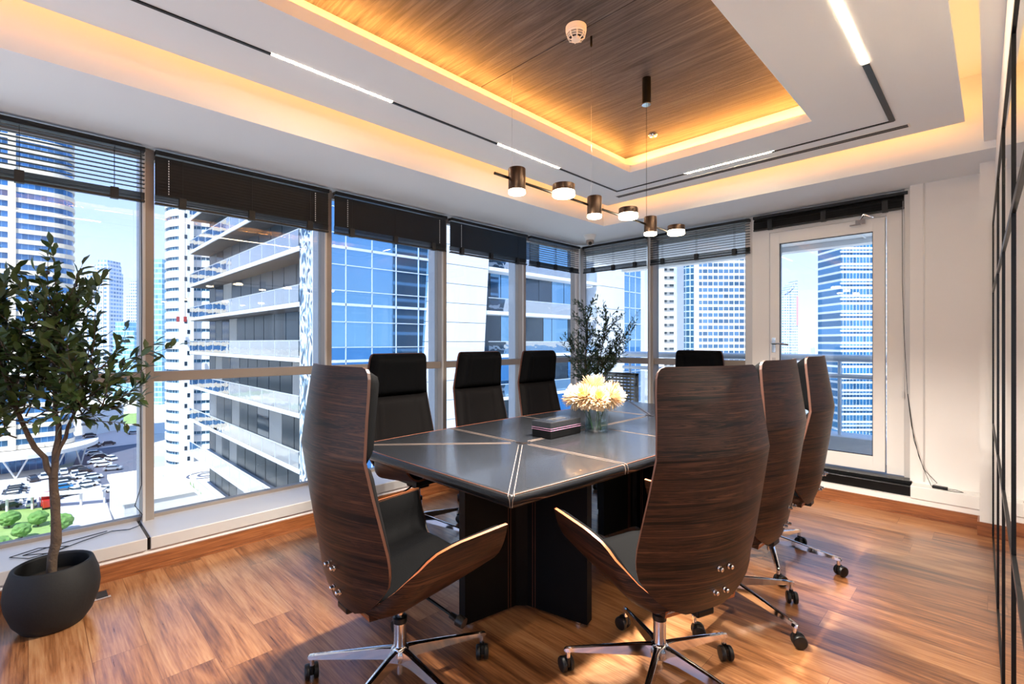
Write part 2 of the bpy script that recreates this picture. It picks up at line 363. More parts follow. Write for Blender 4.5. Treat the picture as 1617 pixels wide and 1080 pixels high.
# walls
MB().box(-4.02, .35, YR-.1, YR, -.1, .2).box(-4.02, .35, YR-.1, YR, 2.5, 3.15).box(-.25, .35, YR-.1, YR, .2, 2.5).box(-4.02, -3.88, YR-.1, YR, .2, 2.5).build('wall_rear', M['white'], kind='structure')
st = structure('window_20')  # added glazing behind the camera, lets extra daylight into the room
for x in (-2.7, -1.5): MB().box(x-.035, x+.035, YR-.09, YR-.01, .2, 2.5).build('mullion', M['alu'], st)
MB().box(-3.88, -.25, YR-.055, YR-.05, .2, 2.5).build('pane', M['clearglass'], st)
MB().box(-4.02, -3.553, YR, 4.96, -.1, .118).build('wall_left', M['cream'], kind='structure')
MB().box(-3.95, .1, 4.862, 4.985, -.1, .135).box(-3.95, -.45, 4.985, 5.28, -.1, .135).build('trim_10', M['cream'], kind='structure')
MB().box(-.486, .1, 4.985, 5.28, 0, ZL).build('wall_back', M['cream'], kind='structure')        # white panel right of the door
MB().box(-.405, -.395, 4.981, 4.985, .25, ZL).build('trim_2', M['alu_l'], kind='structure')
MB().box(-.08, .05, 4.705, 4.99, 0, ZL).build('wall_column', M['cream'], kind='structure')
def slab_poly(x, y0, y1, th, z0, z1, name, mat, parent=None, kind=None):
    """vertical sheet following the partition"""
    return MB().add([(XP(y0)+x, y0, z0), (XP(y0)+x+th, y0, z0), (XP(y1)+x+th, y1, z0), (XP(y1)+x, y1, z0),
                     (XP(y0)+x, y0, z1), (XP(y0)+x+th, y0, z1), (XP(y1)+x+th, y1, z1), (XP(y1)+x, y1, z1)],
                    [(0, 3, 2, 1), (4, 5, 6, 7), (0, 1, 5, 4), (1, 2, 6, 5), (2, 3, 7, 6), (3, 0, 4, 7)]).build(name, mat, parent, kind=kind)
slab_poly(.012, YR, 4.70, .1, 0, 2.68, 'wall_right', M['white'], kind='structure')
# baseboards
MB().box(-3.553, -3.535, YR, 4.85, 0, .095).box(-3.535, -3.527, YR, 4.85, 0, .012).build('baseboard_left', M['skirt'], kind='structure')
MB().box(-3.535, -.08, 4.845, 4.862, 0, .095).box(-3.53, -.08, 4.837, 4.845, 0, .012).build('baseboard_back', M['skirt'], kind='structure')
MB().box(-.092, -.08, 4.693, 4.845, 0, .095).box(-.08, -.018, 4.693, 4.705, 0, .095).build('baseboard_column', M['skirt'], kind='structure')
# left sill boxes
ycuts = [YR, -.63, .50, 4.86]
for i, (a, b) in enumerate(((YR, .497), (.513, 4.86))):
    MB().box(-3.94, -3.535, a, b, .122, .194).build('trim_%d' % (3+i), M['alu_l'], bevel=.004, kind='structure')
MB().box(-3.93, -3.55, .497, .513, .12, .190).build('trim_5', M['blackmetal'], kind='structure')
MB().box(-3.94, -1.80, 4.862, 5.2, .137, .225).build('trim_6', M['alu_l'], bevel=.004, kind='structure')
MB().box(-.47, -.081, 4.852, 4.985, .137, .233).build('trim_7', M['plwhite'], bevel=.004, kind='structure')
MB().box(-1.79, -.472, 4.90, 5.08, .137, .215).box(-1.79, -.472, 4.96, 5.08, .215, .243).build('trim_8', M['blackmetal'], bevel=.003, kind='structure')
# window bays, left wall
MY = [-1.81, -.63, .55, 1.745, 2.93, 4.085, 5.16]
def mullion_left(y, parent):
    MB().box(-4.0, -3.885, y-.032, y+.032, .19, ZL).build('mullion', M['alu'], parent, bevel=.004)
    MB().box(-3.885, -3.872, y-.03, y-.016, .19, ZL).build('glazing_strip', M['alu_l'], parent)
    MB().box(-4.11, -4.0, y-.032, y+.032, -.3, 3).build('outer_cap', M['aluout'], parent)
wn = 1
for i, (a, b) in enumerate(zip(MY, MY[1:])):
    st = structure('window_%d' % wn); wn += 1
    mullion_left(a, st)
    MB().box(-3.99, -3.90, a+.032, b-.032, 1.09, 1.155).build('transom', M['alu'], st, bevel=.003)
    MB().box(-3.99, -3.93, a+.032, b-.032, .17, .215).box(-3.99, -3.93, a+.032, b-.032, 2.55, ZL).build('frame', M['alu'], st)
    MB().box(-3.956, -3.95, a+.032, b-.032, .215, 1.09).box(-3.956, -3.95, a+.032, b-.032, 1.155, 2.56).build('pane', M['glass'], st)
# corner post
st = structure('trim_9')
MB().box(-4.05, -3.885, 5.16, 5.30, .19, ZL).build('corner_post', M['alu'], st, bevel=.006)
MB().box(-3.885, -3.872, 5.13, 5.15, .19, ZL).build('glazing_strip', M['alu_l'], st)
# back wall windows
MX = [-3.885, -2.855, -1.76]
for a, b in zip(MX, MX[1:]):
    st = structure('window_%d' % wn); wn += 1
    for x in ((a,) if a > -3.8 else ()) :
        MB().box(x-.035, x+.035, 5.14, 5.28, .2, ZL).build('mullion', M['alu'], st, bevel=.004)
        MB().box(x-.012, x+.008, 5.125, 5.14, .2, ZL).build('glazing_strip', M['alu_l'], st)
    MB().box(a+.035, b-.03, 5.17, 5.27, 1.09, 1.16).build('transom', M['alu'], st, bevel=.003)
    MB().box(a+.035, b-.03, 5.2, 5.26, .2, .25).box(a+.035, b-.03, 5.2, 5.26, 2.55, ZL).build('frame', M['alu'], st)
    MB().box(a+.035, b-.03, 5.222, 5.228, .25, 1.09).box(a+.035, b-.03, 5.222, 5.228, 1.16, 2.56).build('pane', M['glass'], st)
MB().box(-1.79, -1.72, 5.12, 5.28, .2, ZL).build('trim_1', M['alu_l'], bevel=.004, kind='structure')
# balcony door
dr = structure('door_1')
fx0, fx1 = -1.66, -.56
MB().box(-1.72, fx0+.1, 5.11, 5.25, .243, ZL).box(fx1-.09, -.486, 5.11, 5.25, .243, ZL).box(fx0+.1, fx1-.09, 5.11, 5.25, 2.41, ZL).build('door_frame', M['cream'], dr, bevel=.004)
MB().box(-.53, -.487, 5.06, 5.11, .243, ZL).build('door_jamb', M['alu_l'], dr, bevel=.004)
lx0, lx1, lz0, lz1 = fx0+.112, fx1-.098, .256, 2.402
mb = MB(); s_ = .082
mb.box(lx0, lx0+s_, 5.085, 5.15, lz0, lz1).box(lx1-s_, lx1, 5.085, 5.15, lz0, lz1).box(lx0+s_, lx1-s_, 5.085, 5.15, lz0, lz0+.12).box(lx0+s_, lx1-s_, 5.085, 5.15, lz1-.11, lz1)
lf = mb.build('door_leaf', M['cream'], dr, bevel=.003)
MB().box(lx0+s_, lx1-s_, 5.115, 5.121, lz0+.12, lz1-.11).build('pane', M['glass'], dr)
mb = MB(); q = .006
for (x0, x1, z0, z1) in ((lx0+s_, lx0+s_+q, lz0+.12, lz1-.11), (lx1-s_-q, lx1-s_, lz0+.12, lz1-.11), (lx0+s_, lx1-s_, lz0+.12, lz0+.12+q), (lx0+s_, lx1-s_, lz1-.11-q, lz1-.11)): mb.box(x0, x1, 5.095, 5.114, z0, z1)
mb.build('gasket', M['blackpl'], dr)
MB().box(lx0+.018, lx0+.05, 5.078, 5.085, 1.25, 1.39).cyl((lx0+.034, 5.078, 1.335), (lx0+.034, 5.03, 1.335), .009).tube([(lx0+.034, 5.035, 1.335), (lx0+.09, 5.03, 1.335), (lx0+.175, 5.032, 1.325)], .009).build('door_handle', M['chrome'], dr)
MB().box(lx0+.02, lx0+.05, 5.079, 5.085, 1.12, 1.20).lathe([(.008, 0), (.008, .01)], (lx0+.035, 5.079, 1.16), 12, mat=Matrix.Rotation(R(90), 3, 'X')).build('lock_plate', M['alu_l'], dr)
MB().box(lx1-.20, lx1-.13, 5.05, 5.085, 2.36, 2.40).tube([(lx1-.165, 5.06, 2.40), (lx1-.14, 5.05, 2.44), (lx1-.07, 5.045, 2.40)], .011).box(lx1-.24, lx1-.16, 5.04, 5.06, 2.352, 2.364).build('door_closer', M['chrome'], dr)
# ------------------------------------------------------------------ mirrored partition
VY = [4.69, 3.42, 2.62, 1.84, 1.10, .35, -.4, -1.15, -1.84]
pt = thing('mirror_partition', 'full height black framed mirror partition running along the right wall', 'mirror', (0, 0, 0))
ZTP = 2.17
for i, (a, b) in enumerate(zip(VY, VY[1:])): slab_poly(.002, b, a, .004, .02, ZTP, 'mirror_pane', M['mirror'], pt)
mb = MB()
def ybar(mb, y, z0, z1, wd=.022, pr=.0065):
    mb.box(XP(y)-pr+.004, XP(y)+.008, y-wd/2, y+wd/2, z0, z1)
for y in VY: ybar(mb, y, 0, ZTP)
mb.build('upright', M['blackmetal'], pt)
for z in (.012, .78, 1.70, ZTP):
    slab_poly(-.0025, VY[-1], VY[0], .006, z-.011, z+.011, 'rail', M['blackmetal'], pt)
# ================================================================== CEILING FITTINGS
def light_track():
    t = thing('light_track', 'black slim ceiling light track with glowing sections around the tray', 'track light', (-1.5, 1.5, ZT))
    def seg(x0, y0, x1, y1, lit, wd=.022):
        mb = MB(); x0, x1 = sorted((x0, x1)); y0, y1 = sorted((y0, y1)); h = wd/2
        if abs(x1-x0) < 1e-6: mb.box(x0-h+1.5, x0+h+1.5, y0-1.5, y1-1.5, -.006 if not lit else -.0015, .001)
        else: mb.box(x0-h+1.5, x1+h+1.5, y0-h-1.5, y0+h-1.5, -.006 if not lit else -.0015, .001)
        mb.build('diffuser' if lit else 'track_housing', M['ledtrack'] if lit else M['blackmetal'], t)
    X0, X1, Y1 = -2.51, -.467, 3.90
    for a, b, lit in ((-1.2, .84, 0), (.84, 1.512, 1), (1.512, 2.36, 0), (2.36, 3.05, 1), (3.05, Y1, 0)): seg(X0, a, X0, b, lit, .016)
    for a, b, lit in ((X0, -1.838, 0), (-1.838, -1.165, 1), (-1.165, X1, 0)): seg(a, Y1, b, Y1, lit, .016)
    for a, b, lit in ((Y1, 3.0, 0), (3.0, 1.6, 1), (1.6, .6, 0), (.6, -.6, 1)): seg(X1, a, X1, b, lit, .03)
light_track()
def slot():
    t = thing('air_diffuser', 'long slim linear air slot beside the black light track', 'air vent', (-1.5, 4.05, ZT))
    MB().box(slx[0]+1.5, slx[1]+1.5, -.035, .035, -.004, .001).build('frame', M['plwhite'], t)
    MB().box(slx[0]+1.51, slx[1]+1.49, -.025, -.006, -.006, -.001).box(slx[0]+1.51, slx[1]+1.49, .004, .022, -.006, -.001).build('slot', M['darkslot'], t)
slot()
def smoke():
    t = thing('smoke_detector', 'white round smoke detector on the dark timber ceiling', 'smoke detector', (-1.49, 1.945, ZW))
    MB().lathe([(0, 0), (.052, 0), (.052, -.02), (.05, -.022), (0, -.022)], n=28).build('base', M['plwhite'], t)
    MB().lathe([(.048, -.022), (.05, -.03), (.046, -.036), (0, -.036)], n=28).build('upper_ring', M['plwhite'], t)
    MB().lathe([(.036, -.036), (.036, -.056), (0, -.056)], n=24).build('sensor_slot', M['darkslot'], t)
    mb = MB()
    for z, r in ((-.043, .045), (-.052, .040)): mb.lathe([(r, z), (r, z-.004), (r-.012, z-.004), (r-.012, z)], n=24, closed=True)
    for k in range(8):
        a = k*math.pi/4; mb.tube([(.045*math.cos(a), .045*math.sin(a), -.034), (.04*math.cos(a), .04*math.sin(a), -.056), (.02*math.cos(a), .02*math.sin(a), -.064)], .0035, 6)
    mb.lathe([(.024, -.056), (.022, -.066), (.012, -.072), (0, -.073)], n=20)
    mb.build('cage', M['plwhite'], t)
smoke()
tag(MB().lathe([(0, 0), (.034, 0), (.034, -.004), (.03, -.008), (.012, -.009), (.012, -.014), (0, -.014)], (-1.85, 3.37, ZW), n=24).build('sprinkler_cover', M['chrome']), 'small round metal sprinkler cover near the far end of the timber ceiling', 'sprinkler')
def dome():
    t = thing('security_camera', 'white dome security camera on the ceiling above the window corner', 'camera', (-3.36, 4.65, ZL))
    MB().lathe([(0, 0), (.072, 0), (.072, -.018), (.06, -.028), (.052, -.06), (0, -.062)], n=28).build('housing', M['plwhite'], t)
    m = Matrix.Rotation(R(0), 3, 'X')
    MB().lathe([(.043, 0), (.046, -.03), (.038, -.055), (.018, -.066), (0, -.067)], (.0, -.0, -.055), n=24).build('eyeball', M['alu'], t)
    MB().lathe([(.02, 0), (.02, .012), (0, .014)], (.022, -.026, -.098), n=16, mat=Vector((.5, -.6, -.45)).to_track_quat('Z', 'Y').to_matrix()).build('lens', M['blackpl'], t)
dome()
def pendant():
    PX, Z = -1.48, 2.055
    t = thing('pendant_light', 'black linear pendant lamp with round spots hanging over the table', 'pendant lamp', (PX, 2.06, Z))
    y = lambda v: v-2.06
    MB().cyl((0, y(1.377), 0), (0, y(2.93), 0), .006, n=10).build('bar', M['blackmetal'], t)
    for i, yy in enumerate((1.48, 2.06, 2.62)):
        tall = i == 2
        MB().cyl((0, y(yy), .04), (0, y(yy), ZW-Z-.05), .0014 if tall else .0007, n=6).build('power_cable' if tall else 'suspension_wire', M['blackmetal'] if tall else M['chrome'], t)
        if tall:
            cn = MB().lathe([(0, 0), (.026, 0), (.026, -.155), (0, -.155)], (0, y(yy), ZW-Z), 24).build('canopy', M['blackmetal'], t)
            MB().lathe([(.027, -.155), (.027, -.16), (0, -.16)], (0, y(yy), ZW-Z), 24).build('canopy_rim', M['chrome'], cn)
        else: MB().lathe([(0, 0), (.006, 0), (.006, -.045), (.003, -.055), (0, -.055)], (0, y(yy), ZW-Z), 12).build('canopy', M['blackmetal'], t)
    for yy in (1.49, 2.06, 2.63):
        s = MB().lathe([(0, .042), (.036, .042), (.0375, .040), (.0375, -.052), (0, -.052)], (.02, y(yy), 0), 28).build('spot_housing', M['bronze'], t)
        MB().lathe([(.036, -.052), (.037, -.064), (.034, -.067), (0, -.067)], (.02, y(yy), 0), 28).build('diffuser', M['lampglow'], s)
    for yy in (1.79, 2.36, 2.93):
        s = MB().lathe([(0, .026), (.052, .026), (.053, .024), (.053, -.006), (0, -.006)], (.035, y(yy), .012), 32).build('disc_housing', M['bronze'], t)
        MB().lathe([(.052, -.006), (.053, -.026), (.049, -.03), (0, -.03)], (.035, y(yy), .012), 32).build('diffuser', M['lampglow'], s)
        MB().cyl((0, y(yy), 0), (.035, y(yy), .012), .004, n=8).build('joint', M['blackmetal'], t)
    for yy in (1.49, 1.79, 2.06, 2.36, 2.63, 2.93):
        area('pendant_lamp', (PX+.03, yy, Z-.075), .06, .06, (0, 0, -1), 6.5, (1, .92, .82), 150)
pendant()
# ================================================================== BLINDS
def blind(ax, p, a, b, zb, closed, label, chains=(), stack=.055, cord=True):
    """ax 'x': hangs on plane x=p from y=a..b; ax 'y': plane y=p from x=a..b"""
    t = thing('venetian_blind', label, 'window blind', (p, (a+b)/2, 2.58) if ax == 'x' else ((a+b)/2, p, 2.58), 0, 'black venetian blinds across the windows')
    h = (b-a)/2-.006
    def bx(mb, d0, d1, l0, l1, z0, z1):
        if ax == 'x': mb.box(d0, d1, l0, l1, z0, z1)
        else: mb.box(l0, l1, d0, d1, z0, z1)
    mb = MB(); bx(mb, -.028, .028, -h, h, -.028, .0); mb.build('headrail', M['slat'], t, bevel=.003)
    L0 = 2.58-zb
    mb = MB(); z = -.045; ang = R(74 if closed else (4 if ax == 'x' else -6)); k = 0
    def slat(z, ang, l0=-h, l1=h):
        c, s = math.cos(ang)*.0125, math.sin(ang)*.0125
        pts = [(-c, -s), (0, .0015), (c, s), (c, s-.0008), (0, .0007), (-c, -s-.0008)]
        vs = []
        for l_ in (l0, l1):
            for d, zz in pts: vs.append((d, l_, z+zz) if ax == 'x' else (l_, d, z+zz))
        mb.add(vs, [(0, 1, 2, 3, 4, 5), (11, 10, 9, 8, 7, 6)]+[(i, (i+1) % 6, 6+(i+1) % 6, 6+i) for i in range(6)])
    if closed:
        while z > -L0+stack+.012: slat(z, ang); z -= .0205
    else:
        while z > -L0+stack+.012: slat(z, ang); z -= .0262
    z = -L0+.02
    while z < -L0+stack+.008: slat(z, R(random.uniform(-8, 8))); z += .0042
    mb.build('slats', M['slat'], t)
    mb = MB(); bx(mb, -.014, .014, -h, h, -L0, -L0+.014); mb.build('bottom_rail', M['slat'], t, bevel=.002)
    n = 3 if (b-a) > .9 else 2
    for i in range(n):
        mb = MB()
        l_ = lerp(-h+.15, h-.15, i/(n-1))
        for d in (-.014, .014): bx(mb, d-.0008, d+.0008, l_-.001, l_+.001, -L0, -.03)
        bx(mb, -.017, .017, l_-.02, l_+.02, -L0-.004, -L0+stack+.01)
        mb.build('ladder_cord', M['cord'], t)
    if chains:
        for l_ in chains:
            mb = MB()
            for k in range(14):
                zz = -.05-k*(L0-stack-.06)/14
                bx(mb, .0165, .0185, l_-.0025, l_+.0025, zz-.009, zz)
            mb.build('woven_cord', M['wcord'], t)
    return t
BX = -3.825; BY = 5.095
names = [('second bay from the left, slats closed', True), ]
blind('x', BX, -.60, .53, 2.235, False, 'open black venetian blind over the leftmost window bay')
blind('x', BX, .57, 1.725, 2.235, True, 'closed black venetian blind right of the leftmost window post', (-.50, .46))
blind('x', BX, 1.765, 2.91, 2.235, True, 'closed black venetian blind over the middle window, above the glass tower grid', (-.46, .48))
blind('x', BX, 2.95, 4.065, 2.235, True, 'closed black venetian blind above the white cladding panel view', (-.42, ))
blind('x', BX, 4.105, 5.05, 2.235, False, 'open black venetian blind on the left wall ending at the window corner')
blind('y', BY, -3.79, -2.875, 2.235, False, 'open black venetian blind right of the corner, behind the pendant lamp')
blind('y', BY, -2.835, -1.73, 2.235, False, 'open black venetian blind over the window left of the balcony door')
t = blind('y', BY-.02, -1.70, -.50, 2.44, True, 'short raised black venetian blind above the balcony door', stack=.08)
# hanging cords
tag(MB().tube([(BX+.03, .50, 2.55), (BX+.035, .505, 1.6), (BX+.03, .50, .9), (BX+.02, .505, .45), (BX+.03, .47, .33), (BX+.01, .51, .26), (BX+.03, .49, .2), (BX+.06, .44, .199),
    (BX+.02, .36, .199), (BX+.09, .22, .199), (BX+.16, .12, .199), (BX+.19, .0, .199), (BX+.10, -.07, .199), (BX+.06, .04, .203), (BX+.15, .16, .207), (BX+.20, .08, .207), (BX+.13, -.02, .203), (BX+.05, .12, .199), (BX+.0, .34, .199)], .0025, 6).build('blind_cord', M['cord']),
    'thin black cord hanging by the left window post and coiled on the sill', 'cord')
t = thing('power_adapter', 'small black adapter with a looped cable on the white box right of the door', 'adapter', (-.30, 4.90, .233))
MB().box(-.045, .045, -.014, .014, 0, .022).build('adapter_body', M['blackpl'], t, bevel=.004)
MB().tube([(-.24, .14, 2.2), (-.238, .13, 1.6), (-.225, .12, 1.15), (-.20, .078, .7), (-.175, .072, .45), (-.13, .06, .22), (-.08, .03, .08), (-.05, 0, .012)], .002, 6).build('cable', M['cord'], t)
MB().tube([(.045, 0, .01), (.09, .02, .006), (.13, -.01, .004), (.09, -.03, .004), (.02, -.025, .004), (-.05, .03, .004), (-.02, .05, .03), (-.1, .06, .12), (-.16, .07, .34), (-.198, .08, .7)], .002, 6).build('cable', M['cord'], t)
tag(MB().tube([(-.535+.0, 5.04, 2.5), (-.535, 5.04, .95)], .0015, 6).lathe([(.006, 0), (.007, -.05), (.004, -.06)], (-.535, 5.04, .95), 8).build('pull_chain', M['wcord']), 'thin white blind pull chain hanging right of the balcony door', 'chain')
# ================================================================== TABLE
def table():
    CX, CY = -1.995, 2.83
    t = thing('conference_table', 'long black leather conference table with beige stitched seams', 'table', (CX, CY, 0))
    HL = 1.50
    def hw(y): return .735-.075*(abs(y)/HL)**2
    def outline(off):
        pts = []; n = 24; rc = .03
        for i in range(n+1): y = lerp(-HL+off, HL-off, i/n); pts.append((hw(y)-off, y))
        for i in range(n+1): y = lerp(HL-off, -HL+off, i/n); pts.append((-(hw(y)-off), y))
        return pts
    prof = [(.030, .692), (.008, .697), (0, .710), (0, .726), (.005, .740), (.014, .7475), (.022, .749), (.030, .750)]
    mb = MB(); rings = [outline(o) for o, z in prof]; n = len(rings[0]); vs = []
    for (o, z), rg in zip(prof, rings): vs += [(x, y, z) for x, y in rg]
    fs = [(j*n+k, j*n+(k+1) % n, (j+1)*n+(k+1) % n, (j+1)*n+k) for j in range(len(prof)-1) for k in range(n)]
    mb.add(vs, fs, 0, True); mb.add(vs, [tuple(range(n-1, -1, -1)), tuple((len(prof)-1)*n+k for k in range(n))])
    top = mb.build('tabletop', M['tabtop'], t, sharp=50)
    def line(mb, a, b, offs, w_=.0019, z=.7504):
        a = Vector((*a, z)); b = Vector((*b, z)); d = (b-a).normalized(); nrm = Vector((-d.y, d.x, 0))
        for o in offs:
            p = [a+nrm*(o-w_/2), b+nrm*(o-w_/2), b+nrm*(o+w_/2), a+nrm*(o+w_/2)]
            mb.add(p+[q+Vector((0, 0, .0012)) for q in p], [(0, 3, 2, 1), (4, 5, 6, 7), (0, 1, 5, 4), (1, 2, 6, 5), (2, 3, 7, 6), (3, 0, 4, 7)])
    o2 = (-.011, .011)
    mb = MB(); md = MB(); E = .02
    for sy in (-1, 1):
        y = sy*.755; x = hw(y)-E
        for sx_ in (-1, 1):
            line(mb, (sx_*.06, y), (sx_*x, y), o2); line(md, (sx_*.06, y), (sx_*x, y), (0,), .003)
            cx_, cy_ = sx_*(hw(HL)-E), sy*(HL-E)
            line(mb, (sx_*.04, y+sy*.05), (cx_, cy_), o2); line(md, (sx_*.04, y+sy*.05), (cx_, cy_), (0,), .003)
    line(mb, (0, -.69), (0, .69), o2); line(md, (0, -.69), (0, .69), (0,), .003)
    line(md, (-hw(0)+E, 0), (hw(0)-E, 0), (0,), .003); line(mb, (-hw(0)+E, 0), (hw(0)-E, 0), (-.008,), .0015)
    # corner and side seams folding over the rolled edge
    for sx_, y in [(a, b) for a in (-1, 1) for b in (-.755, .755)]:
        for o in (-.012, .012):
            mb.tube([(sx_*(hw(y)-.02), y+o, .7505), (sx_*(hw(y)-.004), y+o, .744), (sx_*(hw(y)+.0008), y+o, .725), (sx_*(hw(y)-.001), y+o, .703)], .0014, 6)
    for sx_ in (-1, 1):
        for sy in (-1, 1):
            x, y = sx_*hw(HL), sy*HL
            for o in (-.012, .012):
                dx, dy = sx_*o*.7, -sy*o*.7
                mb.tube([(x-sx_*.02+dx, y-sy*.02+dy, .7508), (x-sx_*.006+dx, y-sy*.006+dy, .746), (x+(0 if o*sx_ > 0 else dx), y+(0 if o*sx_ < 0 else dy), .728), (x+(0 if o > 0 else dx*.6), y+(0 if o < 0 else dy*.6), .702)], .0014, 6)
    mb.build('stitching', M['stitch'], t); md.build('seam', M['tabside'], t)
    # edge stitch line along the long sides
    me_ = MB()
    for sx_ in (-1, 1): me_.tube([(sx_*(hw(y)-.012), y, .7472) for y in [lerp(-HL+.02, HL-.02, i/24) for i in range(25)]], .0016, 6)
    me_.tube([(x, -HL+.012, .7472) for x in (-hw(HL)+.02, hw(HL)-.02)], .0012, 6)
    me_.build('edge_piping', M['stitch2'], t)
    for sy in (-1, 1):
        gr = MB().box(-.032, .032, sy*.755-.02, sy*.755+.02, .7502, .7535).build('power_socket', M['bronze'], t, bevel=.002)
        MB().cyl((0, sy*.755, .753), (0, sy*.755, .7545), .016, n=16).build('socket_hole', M['blackpl'], gr)
    # pedestals: crossed leather clad panels
    def pedestal(c, arms, th=.055):
        mb = MB(); ms = MB(); c = Vector((*c, 0)); 
        for ax_, ay_ in arms:
            d = Vector((ax_, ay_, 0))-c; l_ = d.length; d.normalize(); nr = Vector((-d.y, d.x, 0))
            p = [c-nr*th/2, c+d*l_-nr*th/2, c+d*l_+nr*th/2, c+nr*th/2]
            mb.add([q+Vector((0, 0, .018)) for q in p]+[q+Vector((0, 0, .694)) for q in p], [(0, 3, 2, 1), (4, 5, 6, 7), (0, 1, 5, 4), (1, 2, 6, 5), (2, 3, 7, 6), (3, 0, 4, 7)])
            for s_ in (-1, 1):
                for k in (.085, .10):
                    q = c+d*k+nr*s_*(th/2+.0006)
                    ms.tube([q+Vector((0, 0, .02)), q+Vector((0, 0, .69))], .0011, 5)
        r_ = .075
        mb.prism([(c.x+r_*math.cos(R(a)), c.y+r_*math.sin(R(a))) for a in (0, 90, 180, 270)], .018, .694)
        p_ = mb.build('pedestal', M['tabside'], t)
        ms.build('stitching', M['stitch2'], p_)
        for ax_, ay_ in arms:
            q = c.lerp(Vector((ax_, ay_, 0)), .86)
            MB().lathe([(.018, 0), (.02, .004), (.02, .014), (.012, .019), (0, .019)], (q.x, q.y, 0), 16).build('levelling_foot', M['chrome'], p_)
    rel = lambda x, y: (x-CX, y-CY)
    pedestal(rel(-1.735, 1.80), [rel(-1.79, 1.455), rel(-1.365, 1.885), rel(-1.66, 2.15), rel(-2.07, 1.73)])
    pedestal(rel(-1.87, 3.14), [rel(-2.24, 3.235), rel(-1.50, 3.06), rel(-1.82, 3.50), rel(-1.93, 2.80)])
table()
